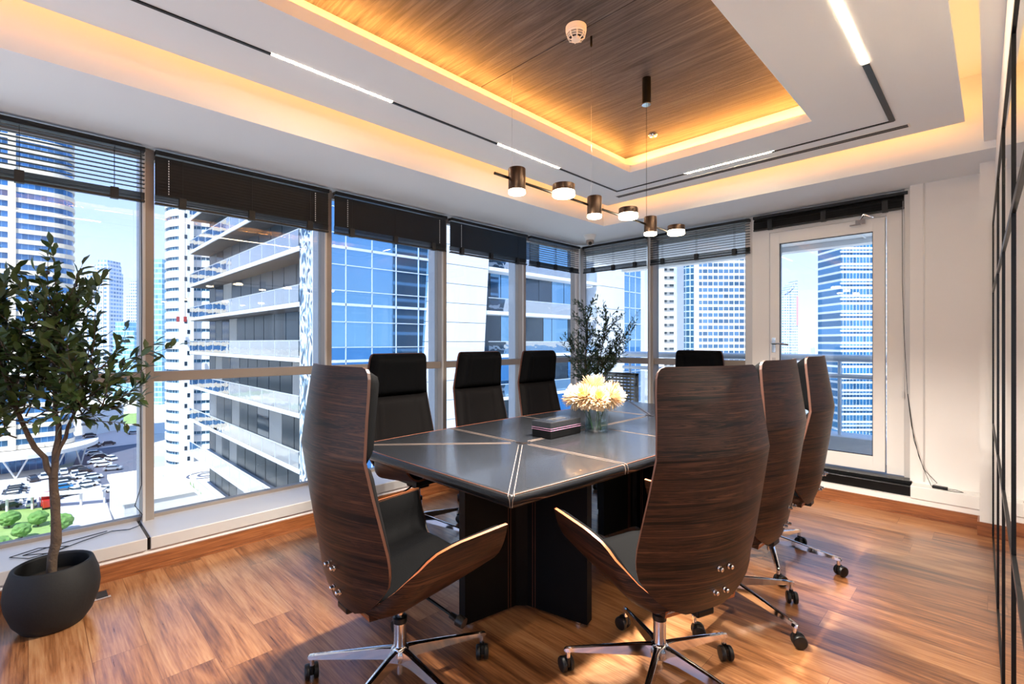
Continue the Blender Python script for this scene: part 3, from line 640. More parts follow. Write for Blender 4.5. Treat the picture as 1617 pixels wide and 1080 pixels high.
# ================================================================== CHAIRS
def make_chair():
    t = thing('executive_chair', '', 'chair', (0, 0, 0))
    HW = [(1.268, .205), (1.262, .222), (1.245, .236), (1.2, .243), (1.1, .251), (.97, .265), (.85, .272), (.75, .280), (.66, .286), (.60, .284), (.55, .268), (.50, .235), (.46, .19), (.43, .14), (.41, .09)]
    YC = [(1.268, -.285), (.97, -.338), (.80, -.318), (.62, -.290), (.5, -.268), (.41, -.235)]
    def bp(z, u, k=1., dy=0):
        hw = interp(HW, z)*k; x = u*hw
        wrap = interp([(.4, .05), (.55, .085), (.8, .075), (.97, .062), (1.27, .05)], z)
        return Vector((x, interp(YC, z)+wrap*(abs(x)/.28)**1.9+dy, z))
    zs = [1.268, 1.262, 1.25, 1.23, 1.18, 1.1, 1.03, .9701, .9699, .91, .85, .78, .71, .66, .62, .585, .55, .52, .49, .46, .435, .41]
    us = [i/12 for i in range(-12, 13)]
    P = [[bp(z, u) for u in us] for z in zs]
    # upper corners rounded: drop the corner points slightly
    bk = MB().thick(P, .013, (0, 0, 1)).build('back_shell', [M['walnut'], M['backedge']], t, sharp=10)
    for p in bk.data.polygons: pass
    def cushion(z0, z1, name, th, mat, puff=.012, n=14):
        zz = [lerp(z1, z0, i/n) for i in range(n+1)]; uu = [i/14 for i in range(-14, 15)]
        P = []; T = []
        for i, z in enumerate(zz):
            ev = min(i, n-i)/n*2; ev = min(1, ev*3.2)
            row = []; tr = []
            for u in uu:
                row.append(bp(z, u, .965, .0145)); e_ = min(1, (1-abs(u))*7)
                f = math.sqrt(max(0, 1-(1-min(ev, 1))**2))*math.sqrt(max(0, 1-(1-e_)**2))
                groove = .012*math.exp(-((abs(u)-.66)/.035)**2)
                tr.append(-(.006+(th-.006)*f+puff*math.cos(u*math.pi/2)*f-groove*f))
            P.append(row); T.append(tr)
        # orient so that the cushion grows forwards (+y)
        s = 1 if (P[0][-1]-P[0][0]).cross(P[-1][0]-P[0][0]).y < 0 else -1
        T = [[v*s for v in r_] for r_ in T]
        return MB().thick(P, T, (0, 0, 0)).build(name, mat, t, sharp=60)
    cushion(.965, 1.262, 'headrest', .062, M['leather'], .015)
    cushion(.50, .962, 'back_cushion', .045, M['leather2'], .018)
    # bolts
    for x in (-.024, .024):
        for z in (.575, .485):
            y = interp(YC, z)
            MB().lathe([(.0105, 0), (.0105, .004), (.007, .0045), (.007, .016), (.0045, .018), (0, .018)], (x+.03, y-.002, z), 14, mat=Matrix.Rotation(R(90), 3, 'X')).build('bolt', M['chrome'], bk)
    # seat shell with the arms in one sheet
    ZB = lambda v: .418+.055*v**1.6
    XT = [(0, .13), (.06, .19), (.14, .24), (.25, .275), (.45, .30), (1, .308)]
    ZTp = [(0, .432), (.06, .470), (.14, .520), (.22, .565), (.3, .600), (.38, .624), (.46, .637), (.56, .643), (1, .655)]
    def sp(v, s):                      # s -1..1 from left arm top over the seat to right arm top
        a = abs(s); sg = 1 if s >= 0 else -1
        zb = ZB(v); xt = interp(XT, v); zt = interp(ZTp, v); y0 = -.212
        yf = .280 if a > .72 else .280-.06*((.72-a)/.72)**.7
        y = y0+v*(yf-y0)
        if a < .5: return Vector((sg*a/.5*.165, y, zb))
        q = (a-.5)/.5; P0 = Vector((.165, zb)); P1 = Vector((min(.275, xt+.02), zb+.008+.02*v)); P2 = Vector((xt, zt))
        w_ = P0*(1-q)**2+P1*2*q*(1-q)+P2*q*q
        return Vector((sg*w_.x, y, w_.y))
    vs_ = [i/16 for i in range(17)]; ss = [-1+i/16 for i in range(33)]
    P = [[sp(v, s) for s in ss] for v in vs_]
    MB().thick(P, -.012, (0, 0, 1)).build('seat_shell', [M['walnut'], M['plyedge']], t, sharp=60)
    # seat cushion lining the shell
    P = []; T = []
    vv = [.03+i*.0475 for i in range(21)]; s2 = [-.985+i*.985/16 for i in range(33)]
    for i, v in enumerate(vv):
        row = []; tr = []
        for s in s2:
            row.append(sp(min(v, .985), s)+Vector((0, 0, .0015))); a = abs(s)
            base = lerp(.085, .034, min(1, a/.72)) if a < .72 else lerp(.034, .030, (a-.72)/.28)
            ev = min(1, min(i, 20-i)/20*2*4.5); f = math.sqrt(max(0, 1-(1-ev)**2)); ea = min(1, (.985-a)*12); fa = .45+.55*math.sqrt(max(0, 1-(1-max(0, ea))**2))
            tr.append(.008+(base-.008)*f*fa)
        P.append(row); T.append(tr)
    MB().thick(P, T, (0, 0, 0)).build('seat_cushion', M['leather'], t, sharp=70)
    # mechanism, lift, base
    mc = MB().box(-.09, .09, -.12, .11, .378, .414).box(-.05, .05, -.075, .06, .345, .378).box(-.04, .04, -.235, -.10, .385, .41).build('tilt_mechanism', M['blackmetal'], t, bevel=.006)
    lv = MB().tube([(.09, .05, .375), (.17, .07, .355), (.24, .085, .34)], .006, 8).build('lever', M['blackmetal'], mc)
    MB().tube([(.225, .08, .343), (.25, .087, .338), (.258, .089, .336), (.285, .097, .330)], [.011, .013, .021, .019], 12).build('lever_knob', M['blackpl'], mc)
    MB().lathe([(.013, .26), (.013, .36)], n=18).build('gas_lift', M['chrome'], t)
    MB().lathe([(.024, .13), (.0245, .262), (0, .262)], n=24).lathe([(.012, .055), (.012, .13)], n=16).build('column_sleeve', M['chrome'], t)
    MB().lathe([(.0265, .255), (.0275, .262), (.0275, .276), (.02, .282), (.0135, .282)], n=24).build('collar', M['blackpl'], t)
    MB().lathe([(.020, .105), (.040, .115), (.042, .135), (.034, .158), (.025, .166)], n=30).build('base_hub', M['chrome'], t)
    for k in range(5):
        a = 2*math.pi*k/5+R(90); d = Vector((math.cos(a), math.sin(a), 0)); n = Vector((-d.y, d.x, 0))
        st = [(.028, .160, .108, .019), (.07, .156, .112, .0155), (.2, .135, .103, .013), (.33, .113, .093, .0115), (.368, .106, .088, .010), (.376, .100, .090, .006)]
        vs = []
        for r_, zt_, zb_, hw_ in st: vs += [d*r_-n*hw_+Vector((0, 0, zb_)), d*r_+n*hw_+Vector((0, 0, zb_)), d*r_+n*hw_*.8+Vector((0, 0, zt_-.004)), d*r_+n*hw_*.3+Vector((0, 0, zt_)), d*r_-n*hw_*.3+Vector((0, 0, zt_)), d*r_-n*hw_*.8+Vector((0, 0, zt_-.004))]
        fs = [(j*6+q, j*6+(q+1) % 6, (j+1)*6+(q+1) % 6, (j+1)*6+q) for j in range(5) for q in range(6)]+[(5, 4, 3, 2, 1, 0), tuple(30+q for q in range(6))]
        mb = MB().add(vs, fs, 0, True); mb.cyl(d*.36+Vector((0, 0, .060)), d*.36+Vector((0, 0, .095)), .009, n=12)
        lg = mb.build('leg', M['chrome'], t, sharp=30)
        ca = a+[.6, -1.0, 2.2, .9, -2.0][k]; cdv = Vector((math.cos(ca), math.sin(ca), 0)); ax = Vector((-cdv.y, cdv.x, 0)); c0 = d*.36+cdv*.016
        mb = MB()
        for s_ in (-1, 1):
            q = ax.to_track_quat('Z', 'Y').to_matrix()
            if s_ < 0: q = (-ax).to_track_quat('Z', 'Y').to_matrix()
            mb.lathe([(0, .007), (.026, .007), (.030, .010), (.030, .021), (.027, .025), (.012, .027), (0, .027)], c0+Vector((0, 0, .030)), 20, mat=q)
        mb.cyl(d*.36+Vector((0, 0, .028)), d*.36+Vector((0, 0, .064)), .010, n=10)
        mb.cbox(c0+Vector((0, 0, .040)), (.032, .012, .026), mat=Matrix.Rotation(ca, 3, 'Z'))
        mb.build('caster', M['blackpl'], lg)
    return t
proto = make_chair()
GR = 'walnut shell executive chairs around the table'
CH = [ # x, y, facing deg (rz), base star offset, label
    (-1.65, 1.03, -2, 'walnut backed swivel chair at the near end of the table, seen from behind at left'),
    (-.94, 1.765, 70, 'walnut backed swivel chair in the right foreground, nearest on the mirror side'),
    (-.97, 2.52, 88, 'walnut backed swivel chair in the middle of the row on the mirror side'),
    (-1.0, 3.27, 92, 'walnut backed swivel chair on the mirror side, farthest of its row by the balcony door'),
    (-2.84, 1.92, -90, 'black leather swivel chair on the window side, closest to the camera in its row'),
    (-2.90, 2.75, -92, 'black leather swivel chair on the window side, middle of its row'),
    (-2.90, 3.52, -90, 'black leather swivel chair on the window side, beside the corner olive tree'),
    (-2.08, 4.44, 180, 'black leather swivel chair at the far end of the table by the back window'),
]
STAR = [147.8-90, 0, 0, 0, 20, 50, 10, 30]
for i, (x, y, rz, lab) in enumerate(CH):
    o = proto if i == 0 else copy_tree(proto)
    o.location = (x, y, 0); o.rotation_euler = (0, 0, R(rz)); tag(o, lab, 'chair', GR)
# turn each five star base on its own column
def turn_base(o, deg):
    for c in o.children:
        if c.name.split('.')[0] == 'leg': c.rotation_euler = (0, 0, R(deg))
roots = [o for o in bpy.data.objects if o.name.split('.')[0] == 'executive_chair']
roots.sort(key=lambda o: [i for i, c in enumerate(CH) if c[3] == o['label']][0])
WANT = [147.8, 143, 125, 150, 20, 60, 100, 30]       # world bearing of one leg
for o, wv, c in zip(roots, WANT, CH): turn_base(o, wv-90-c[2])
# ================================================================== TABLE THINGS
def tissue():
    t = thing('tissue_box', 'black leather tissue box with pink stitching on the table', 'tissue box', (-2.01, 2.42, .7516))
    MB().box(-.078, .078, -.152, .152, 0, .054).build('box_base', M['tabside'], t, bevel=.004)
    MB().box(-.079, .079, -.153, .153, .057, .102).build('lid', M['tabtop'], t, bevel=.005)
    MB().box(-.074, .074, -.148, .148, .054, .057).build('joint', M['blackpl'], t)
    mb = MB()
    for z in (.05, .062):
        for x0, x1, y0, y1 in ((-.0795, .0795, -.1535, -.1525), (.0785, .0798, -.153, .153), (-.0798, -.0785, -.153, .153)): mb.box(x0, x1, y0, y1, z-.0008, z+.0008)
    mb.build('stitching', pm('pink_stitching', S(190, 140, 170), .6), t)
    MB().box(-.022, .022, -.07, .07, .1015, .1035).build('slot_rim', M['darkslot'], t, bevel=.001)
    MB().box(-.028, -.022, -.074, .074, .102, .105).box(.022, .028, -.074, .074, .102, .105).box(-.022, .022, -.074, -.07, .102, .105).box(-.022, .022, .07, .074, .102, .105).build('slot_frame', M['chrome'], t)
tissue()
VX, VY_ = -1.90, 2.705
def vase():
    t = thing('glass_vase', 'clear cylindrical glass vase of water holding cream flowers', 'vase', (VX, VY_, .7516))
    MB().lathe([(0, 0), (.074, 0), (.077, .004), (.077, .172), (.0745, .173), (.072, .172), (.072, .016), (0, .014)], n=40).build('vase_body', M['vaseglass'], t)
    MB().lathe([(0, .017), (.0705, .018), (.0705, .072), (0, .072)], n=36).build('water', M['water'], t)
vase()
def flower(c, stembase, rad, up, lab, nlay=8):
    t = thing('chrysanthemum', lab, 'flower', stembase, 0, 'cream chrysanthemums in the glass vase')
    c = Vector(c)-Vector(stembase); up = Vector(up).normalized(); q = up.to_track_quat('Z', 'Y').to_matrix()
    mb = MB(); cnt = [0]
    for li in range(nlay):
        ph = lerp(6, 112, li/(nlay-1)); npet = int(9+26*math.sin(R(min(ph, 90))))
        for k in range(npet):
            a = 2*math.pi*(k+random.uniform(-.25, .25)+li*.5)/npet; el = R(ph+random.uniform(-7, 7))
            dr = Vector((math.sin(el)*math.cos(a), math.sin(el)*math.sin(a), math.cos(el)))
            ln = rad*lerp(.62, 1.0, min(1, li/3))*random.uniform(.88, 1.08); wd = ln*.075
            sd = dr.cross(Vector((0, 0, 1)));
            sd = sd.normalized() if sd.length > .05 else Vector((1, 0, 0)); nn = sd.cross(dr)
            curl = Vector((0, 0, 1)) if ph < 85 else Vector((0, 0, -.5))
            pts = []
            for s_, wf, cu in ((.12, .35, 0), (.45, .8, .02), (.78, 1, .10), (.93, .75, .19), (1.0, .15, .25)):
                m_ = dr*ln*s_+curl*ln*cu*.8 - nn*0
                pts += [m_-sd*wd*wf+nn*wd*.35*wf, m_-nn*wd*.15, m_+sd*wd*wf+nn*wd*.35*wf]
            fs = []
            for j in range(4):
                for q_ in (0, 1): fs.append((j*3+q_, j*3+q_+1, j*3+q_+4, j*3+q_+3))
            mb.add([c+q @ p for p in pts], fs, 1 if li < 2 else 0, True)
    mb.build('petals', [M['petal'], M['petalc']], t, sharp=180)
    MB().tube([(0, 0, 0), c*.5+Vector((0, 0, .01)), c-up*.02], [.003, .003, .004], 7).build('stem', M['stem'], t)
fz = .7516
FL = [((-.105, -.09, .222), .088, (-.75, -.5, .45), 'cream chrysanthemum at the left of the vase bouquet'),
      ((-.02, -.10, .235), .088, (0, -.8, .6), 'cream chrysanthemum with a yellow heart, front centre of the vase bouquet'),
      ((.09, .03, .240), .092, (.8, .1, .55), 'cream chrysanthemum at the right of the vase bouquet'),
      ((-.035, .02, .290), .092, (-.1, 0, 1), 'cream chrysanthemum topmost in the vase bouquet'),
      ((-.08, .10, .235), .085, (-.6, .7, .5), 'cream chrysanthemum at the back of the vase bouquet'),
      ((.055, -.055, .225), .080, (.5, -.6, .5), 'cream chrysanthemum low at the front right of the vase bouquet'),]
for i, (c, rd, up, lab) in enumerate(FL):
    a = i*1.1; b = (VX-math.cos(a)*.03, VY_-math.sin(a)*.03, fz+.019)
    flower((VX+c[0], VY_+c[1], fz+c[2]), b, rd, up, lab)
tag(MB().box(-.055, .055, -.035, .035, 0, .008, 0).box(-.042, .042, -.024, .024, .008, .0095, 1).build('floor_socket', [M['chrome'], M['darkslot']], loc=(-3.36, .275, 0), bevel=.001), 'flat metal floor socket beside the black planter', 'socket')
# ================================================================== TREES
def leafy(mb, p, d, ln, wd, mi=0):
    d = d.normalized(); up = Vector((random.gauss(0, .5), random.gauss(0, .5), 1)).normalized()
    s = d.cross(up)
    s = s.normalized() if s.length > .1 else Vector((1, 0, 0)); n = s.cross(d)
    pts = [p, p+d*ln*.3-s*wd*.8+n*wd*.2, p+d*ln*.3, p+d*ln*.3+s*wd*.8+n*wd*.2, p+d*ln*.65-s*wd-n*wd*.1, p+d*ln*.65-n*wd*.35, p+d*ln*.65+s*wd-n*wd*.1, p+d*ln-n*wd*.9]
    mb.add(pts, [(0, 2, 1), (0, 3, 2), (1, 2, 5, 4), (2, 3, 6, 5), (4, 5, 7), (5, 6, 7)], mi, True)
def olive_tree(name, loc, trunk, label, twigs, leafmat, scale=1, leaf=(.055, .010), nleaf=9, pot=None, seed=1, olives=0, droop=.0):
    random.seed(seed)
    t = thing(name, label, 'potted tree', loc)
    mb = MB(); tips = []
    for path, r0, r1 in trunk:
        pts = []
        path = [Vector(p) for p in path]
        for i in range(len(path)-1):
            for k in range(4): pts.append(path[i].lerp(path[i+1], k/4)+Vector((random.gauss(0, .004), random.gauss(0, .004), 0)))
        pts.append(path[-1]); m = len(pts)
        mb.tube(pts, [lerp(r0, r1, i/(m-1))*random.uniform(.92, 1.08) for i in range(m)], 10)
    lv = MB(); ol = MB()
    for (a, b, n, spread) in twigs:     # twigs start along segment a..b, n of them
        a = Vector(a); b = Vector(b)
        for k in range(n):
            f = (k+random.random())/n; s = a.lerp(b, f); axis = (b-a).normalized()
            out = Vector((random.gauss(0, 1), random.gauss(0, 1), random.gauss(.25, .55))).normalized()
            d = (axis*.55+out).normalized(); ln = spread*random.uniform(.55, 1.15)
            pts = [s]; cur = d.copy(); steps = 6
            for j in range(steps):
                cur = (cur+Vector((random.gauss(0, .13), random.gauss(0, .13), random.gauss(.10-droop, .1)))).normalized(); pts.append(pts[-1]+cur*ln/steps)
            mb.tube(pts, [.0035*scale*(1-j/steps*.75) for j in range(steps+1)], 5)
            for j in range(nleaf):
                q = .15+.85*(j+random.random()*.6)/nleaf; q = min(q, .999)*steps; ji = int(q); p = pts[ji].lerp(pts[ji+1], q-ji); td = (pts[ji+1]-pts[ji]).normalized()
                for sd in (-1, 1):
                    o_ = td.orthogonal().normalized(); o_ = Matrix.Rotation(random.uniform(0, 6.28), 3, td) @ o_
                    leafy(lv, p, td*.75+o_*.75*sd, leaf[0]*random.uniform(.7, 1.2), leaf[1]*random.uniform(.8, 1.2))
            leafy(lv, pts[-1], cur, leaf[0], leaf[1])
            if random.random() < olives:
                p = pts[random.randint(2, 5)]+Vector((0, 0, -.015)); ol.lathe([(0, -.011), (.006, -.008), (.0085, 0), (.006, .008), (0, .011)], p, 8)
    mb.build('trunk', M['bark'], t); lv.build('foliage', leafmat, t, sharp=180)
    if ol.v: ol.build('olives', M['olive'], t)
    if pot:
        MB().lathe(pot, n=48).build('pot', M['blackmat'], t, sharp=50)
        rr = pot[-2][0]; MB().lathe([(0, .20), (rr*.93, .20), (rr*.93, .215), (0, .225)], n=32).build('soil', M['soil'], t)
    return t
POT = [(0, 0), (.095, 0), (.115, .006), (.145, .05), (.168, .12), (.174, .17), (.168, .23), (.150, .285), (.147, .292), (.140, .296), (.132, .292), (.130, .285), (.150, .215), (.0, .205)]
olive_tree('potted_olive_tree', (-3.19, .085, 0),
    [([(0, 0, .2), (.0, .012, .45), (-.005, -.0, .72)], .021, .017),
     ([(-.005, 0, .70), (-.02, -.08, .90), (-.05, -.14, 1.1), (-.03, -.2, 1.35)], .013, .005),
     ([(-.005, 0, .70), (.01, .012, .95), (.0, .0, 1.2), (.02, .02, 1.48)], .014, .005),
     ([(.0, .005, .78), (.05, .07, 1.0), (.08, .13, 1.2)], .009, .004)],
    'tall olive tree in a black round pot by the left window',
    [((-.02, -.08, .95), (-.05, -.2, 1.45), 26, .30), ((.0, .0, 1.05), (.02, .02, 1.55), 44, .30), ((.05, .07, 1.0), (.08, .14, 1.22), 24, .36), ((-.03, -.2, 1.3), (-.05, -.28, 1.6), 16, .24), ((.02, .05, .98), (.14, .2, 1.05), 12, .25), ((-.06, -.1, 1.0), (-.12, -.3, 1.3), 20, .30), ((-.04, -.12, .9), (-.1, -.25, 1.0), 10, .26)],
    M['leaf'], leaf=(.068, .0125), nleaf=8, pot=POT, seed=5, olives=.35)
olive_tree('potted_olive_tree', (-3.33, 4.63, 0),
    [([(0, 0, .2), (0, .01, .5), (.01, 0, .72)], .018, .014), ([(.01, 0, .70), (.05, .08, 1.1), (.10, .16, 1.6)], .010, .004), ([(.01, 0, .70), (-.05, -.05, 1.1), (-.02, -.04, 1.65)], .011, .004), ([(.01, 0, .72), (-.12, -.14, 1.2)], .007, .003)],
    'smaller olive tree in the window corner behind the table',
    [((0, 0, .8), (-.04, -.05, 1.72), 46, .26), ((.02, .02, .8), (.12, .18, 1.62), 46, .26), ((-.02, -.03, .8), (-.16, -.16, 1.3), 30, .24), ((.04, .04, .85), (.2, .2, 1.2), 26, .24), ((.05, .08, .9), (.26, .3, 1.45), 30, .28)],
    M['leafd'], leaf=(.052, .0075), nleaf=9, pot=[(r*.95, z) for r, z in POT], seed=11)

# ================================================================== BALCONY OUTSIDE THE BACK WALL
GZ = -38.0
MB().box(-4.1, 1.6, 5.28, 6.72, -.25, .06).build('trim_11', M['tile'], kind='structure')
MB().box(-4.1, 1.6, 6.36, 6.72, .06, .30).build('trim_12', M['whitepanel'], kind='structure')
MB().box(-4.1, 1.6, 5.28, 6.66, 2.50, 2.75).box(-4.1, 1.6, 6.50, 6.66, 2.44, 2.50).box(-1.02, -1.005, 5.28, 6.5, 2.485, 2.5).build('trim_13', M['white'], kind='structure')
t = thing('balcony_railing', 'white tubular balcony railing running outside the back windows and door', 'railing', (-1.25, 6.5, .30))
MB().cyl((-2.82, 0, .865), (2.82, 0, .865), .042, n=16).build('top_rail', M['steel'], t)
MB().cyl((-2.82, 0, .665), (2.82, 0, .665), .026, n=14).build('middle_rail', M['steel'], t)
MB().box(-2.82, 2.82, -.005, .005, .06, .62).build('glass_panel', M['glass'], t)
for k in range(5): MB().cyl((-2.7+k*1.35, 0, 0), (-2.7+k*1.35, 0, .865), .02, n=12).build('post', M['steel'], t)
def garden_chair(x, y, rz, lab):
    t = thing('garden_chair', lab, 'chair', (x, y, .06), R(rz), 'woven garden chairs on the balcony')
    MB().box(-.24, .24, -.24, .24, .40, .44).build('seat', M['rattan'], t, bevel=.01)
    mb = MB()
    for k in range(9): mb.box(-.22, .22, .225, .24, .48+k*.042, .51+k*.042)
    for k in range(8): mb.box(-.2+k*.055, -.185+k*.055, .218, .225, .44, .86)
    mb.build('backrest', M['rattan'], t)
    MB().box(-.25, -.22, .21, .25, .40, .88).box(.22, .25, .21, .25, .40, .88).box(-.25, .25, .21, .25, .85, .88).build('back_frame', M['bark'], t)
    for a in (-.22, .22):
        for b in (-.21, .21): MB().box(a-.018, a+.018, b-.018, b+.018, 0, .4).build('leg', M['bark'], t)
garden_chair(-3.55, 5.85, 180, 'woven garden chair on the balcony behind the corner olive tree')
garden_chair(-2.72, 5.85, 150, 'woven garden chair on the balcony right of the back window post')
# ================================================================== CITY
def P2(px, d):
    r = (px-808.5)/764; return (.70711*d*(r-1), .70711*d*(r+1))
def G2(px, py, z=GZ): return P2(px, (CAM_H-z)*764/(py-540))
MC = {}
MC['cream'] = pm('cream_facade_band', S(220, 208, 190), .8, var=.04, scale=.1)
MC['white'] = pm('white_facade_band', S(216, 216, 216), .75, var=.04, scale=.1)
MC['blueglass'] = facade('blue_window_glass', S(120, 150, 180), S(70, 120, 170), 3.1, 1.0, 1.4, .08, wr=.12)
MC['tealglass'] = facade('teal_window_glass', S(190, 205, 214), S(70, 118, 150), 3.1, .82, 1.6, .12, wr=.12)
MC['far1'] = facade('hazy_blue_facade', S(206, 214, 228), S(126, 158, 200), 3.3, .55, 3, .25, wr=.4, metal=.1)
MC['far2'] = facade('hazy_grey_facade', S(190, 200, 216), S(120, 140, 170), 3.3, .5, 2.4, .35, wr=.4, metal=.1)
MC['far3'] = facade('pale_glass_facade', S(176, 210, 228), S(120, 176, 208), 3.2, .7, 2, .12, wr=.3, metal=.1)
MC['resi'] = facade('residential_facade', S(214, 208, 198), S(88, 96, 100), 3.1, .55, 4.2, .35, wr=.3, metal=.1)
MC['officeglass'] = pm('mirror_blue_facade_glass', S(120, 168, 205), .03, .92, var=.10, scale=.35, bump=.06, bscale=.5)
MC['darkglass'] = pm('dark_balcony_glazing', S(58, 76, 92), .12, .5, var=.3, scale=.5)
MC['panelg'] = pm('grey_green_balcony_panel', S(64, 78, 88), .35, .2, var=.2, scale=.7)
MC['slabw'] = pm('white_balcony_slab', S(232, 236, 242), .5, var=.03)
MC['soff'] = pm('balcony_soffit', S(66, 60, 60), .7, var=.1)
MC['balus'] = glass('balustrade_glass', (.72, .84, .90), 1.6, extra=.5, wave=.06)
MC['joint'] = pm('dark_facade_joint', S(92, 104, 116), .6)
MC['ground'] = facade('hazy_city_ground', S(196, 192, 186), S(150, 156, 160), 1e6, 1, 1e6, 0, wr=.9, metal=0)
m, n, l, p = newmat('city_ground'); tcx = n.new('ShaderNodeTexCoord'); vo = n.new('ShaderNodeTexVoronoi'); vo.inputs['Scale'].default_value = .035; l.new(tcx.outputs['Object'], vo.inputs['Vector'])
l.new(ramp(n, l, vo.outputs['Color'], [(.1, S(150, 152, 154)), (.4, S(196, 190, 180)), (.7, S(214, 210, 204)), (.9, S(160, 170, 150))]), p.inputs['Base Color']); p.inputs['Roughness'].default_value = .9; MC['ground'] = m
MC['asphalt'] = pm('asphalt', S(88, 92, 108), .85, var=.12, scale=.3)
MC['paving'] = pm('pink_paving', S(214, 192, 184), .85, var=.06, scale=.4)
MC['lot'] = pm('parking_paving', S(178, 176, 182), .85, var=.06, scale=.3)
MC['roof'] = pm('pale_roof', S(236, 232, 220), .8, var=.03, scale=.2)
MC['grass'] = pm('garden_lawn', S(134, 160, 92), .95, var=.25, scale=.6)
MC['crown'] = pm('leafy_crown', S(96, 136, 66), .8, var=.4, scale=1.2, bump=.6, bscale=3)
MC['sea'] = pm('sea_water', S(60, 120, 160), .3, 0, var=.2, scale=.05, bump=.4, bscale=.3)
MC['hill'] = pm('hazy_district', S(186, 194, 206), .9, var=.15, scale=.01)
# ground
MB().box(-3500, 60, -900, 3500, GZ-1, GZ).build('city_ground', MC['ground'], kind='structure')
MB().box(60.01, 3500, -900, 3500, GZ-1, GZ).build('sea', MC['sea'], kind='structure')
def patch(pts, z, mat, name):
    q = [G2(*p) for p in pts]
    MB().prism(q, GZ, GZ+z).build(name, mat, kind='structure')
patch([(-30, 870), (240, 870), (200, 770), (120, 735), (-30, 770)], .06, MC['lot'], 'parking_lot')
patch([(112, 742), (126, 712), (222, 690), (232, 742), (182, 752), (200, 850), (186, 850), (160, 765)], .10, MC['asphalt'], 'road')
patch([(130, 712), (128, 684), (160, 678), (222, 684), (222, 700)], .12, MC['paving'], 'pink_forecourt')
patch([(-40, 900), (-40, 808), (80, 802), (120, 870)], .14, MC['grass'], 'garden_lawn')
patch([(150, 672), (152, 656), (226, 652), (228, 668)], .14, MC['grass'], 'verge')
for i, (y0, y1) in enumerate(((604, 609), (616, 622), (634, 641))):
    patch([(-60, y1+3), (-60, y0), (262, y0), (262, y1)], .5, MC['roof'] if i != 1 else MC['asphalt'], 'road')
def slope_tag(o, lab, cat, grp=None): return tag(o, lab, cat, grp)
def poly_arc(cx, cy, r, a0, a1, n): return [(cx+r*math.cos(R(lerp(a0, a1, i/n))), cy+r*math.sin(R(lerp(a0, a1, i/n)))) for i in range(n+1)]
def scalepoly(p, k):
    cx = sum(a for a, b in p)/len(p); cy = sum(b for a, b in p)/len(p)
    return [(a+(a-cx)/math.hypot(a-cx, b-cy)*k, b+(b-cy)/math.hypot(a-cx, b-cy)*k) for a, b in p]
def banded(name, lab, fp, z0, z1, fh, bh, bandmat, glassmat, out=.35, cat='building', grp=None, loc=None):
    cx = sum(a for a, b in fp)/len(fp); cy = sum(b for a, b in fp)/len(fp)
    t = thing(name, lab, cat, (cx, cy, GZ), 0, grp); f = [(a-cx, b-cy) for a, b in fp]
    MB().prism(f, z0-GZ, z1-GZ).build('glazed_wall', glassmat, t)
    mb = MB(); g_ = scalepoly(f, out); z = z0
    while z < z1: mb.prism(g_, z-GZ, z-GZ+bh); z += fh
    mb.build('floor_bands', bandmat, t); return t, cx, cy
# left cream banded tower
X0 = -208
fp = [(X0, -30), (X0, 4.5)]+poly_arc(X0-6, 4.5, 6, 0, 90, 8)+[(X0-24, 10.5), (X0-24, -30)]
t, cx, cy = banded('office_tower', 'tall cream banded office tower with blue windows outside the leftmost window', fp, -31, 95, 3.1, 1.35, MC['cream'], MC['blueglass'], .4)
MB().box(X0-cx+.2, X0-cx+.8, -4.3-cy, -2.6-cy, 7, 95-GZ).box(X0-cx+.2, X0-cx+.8, 3-cy, 3.5-cy, 7, 8).build('pier', MC['cream'], t)
MB().prism([(X0-9-cx+(20)*math.cos(R(a))*1.0, -2-cy+19*math.sin(R(a))) for a in range(-90, 100, 12)]+[(X0-9-cx, 17-cy), (X0-9-cx, -21-cy)], 5.6, 6.8).build('canopy', MC['white'], t)
MB().prism([(a-cx, b-cy) for a, b in scalepoly(fp, -2)], 0, 6).build('lobby', MC['blueglass'], t)
for k in range(5):
    a = R(-62+k*30); bx_, by_ = X0-9-cx+17.5*math.cos(a), -2-cy+16.5*math.sin(a)
    for s_ in (-1, 1): MB().cyl((bx_, by_, 0), (bx_-math.sin(a)*s_*2.6, by_+math.cos(a)*s_*2.6, 5.6), .22, n=8).build('slanted_column', MC['white'], t)
# round banded tower with white pier
ang = R(76.9); cx0, cy0 = -186*math.sin(ang), 186*math.cos(ang)
t, cx, cy = banded('round_tower', 'round white banded tower with a pier, left of the glass balcony block', poly_arc(cx0, cy0, 12, 0, 345, 23), -38, 110, 3.1, 1.9, MC['white'], MC['tealglass'], .3)
a1 = R(78.95); bx_, by_ = -173*math.sin(a1)-cx, 173*math.cos(a1)-cy
q = MB().cbox((bx_, by_, 74), (4, 3.0, 148), mat=Matrix.Rotation(0, 3, 'Z')).build('white_pier', MC['white'], t)
mb = MB()
for k in range(46): mb.cbox((bx_+2.02, by_-.5+(k % 2)*.7, 2+k*3.1), (.06, .7, 1.2))
mb.build('slit_windows', MC['darkglass'], t)
for i in range(2): # window cleaning cradles
    x, y = P2(281+i*11.5, 138); z = CAM_H+(540-501)/764*138
    c_ = thing('cleaning_cradle', ('left' if i == 0 else 'right')+' of two small red cleaning cradles hanging beside the round tower', 'cradle', (x, y, z), 0, 'red cleaning cradles')
    MB().box(-.45, .45, -.35, .35, -1.3, .2).build('cradle_body', pm('red_cradle', S(150, 40, 36), .6), c_, bevel=.1)
    MB().cyl((0, 0, .2), (0, 0, 110-z), .04, n=6).build('rope', M['cord'], c_)
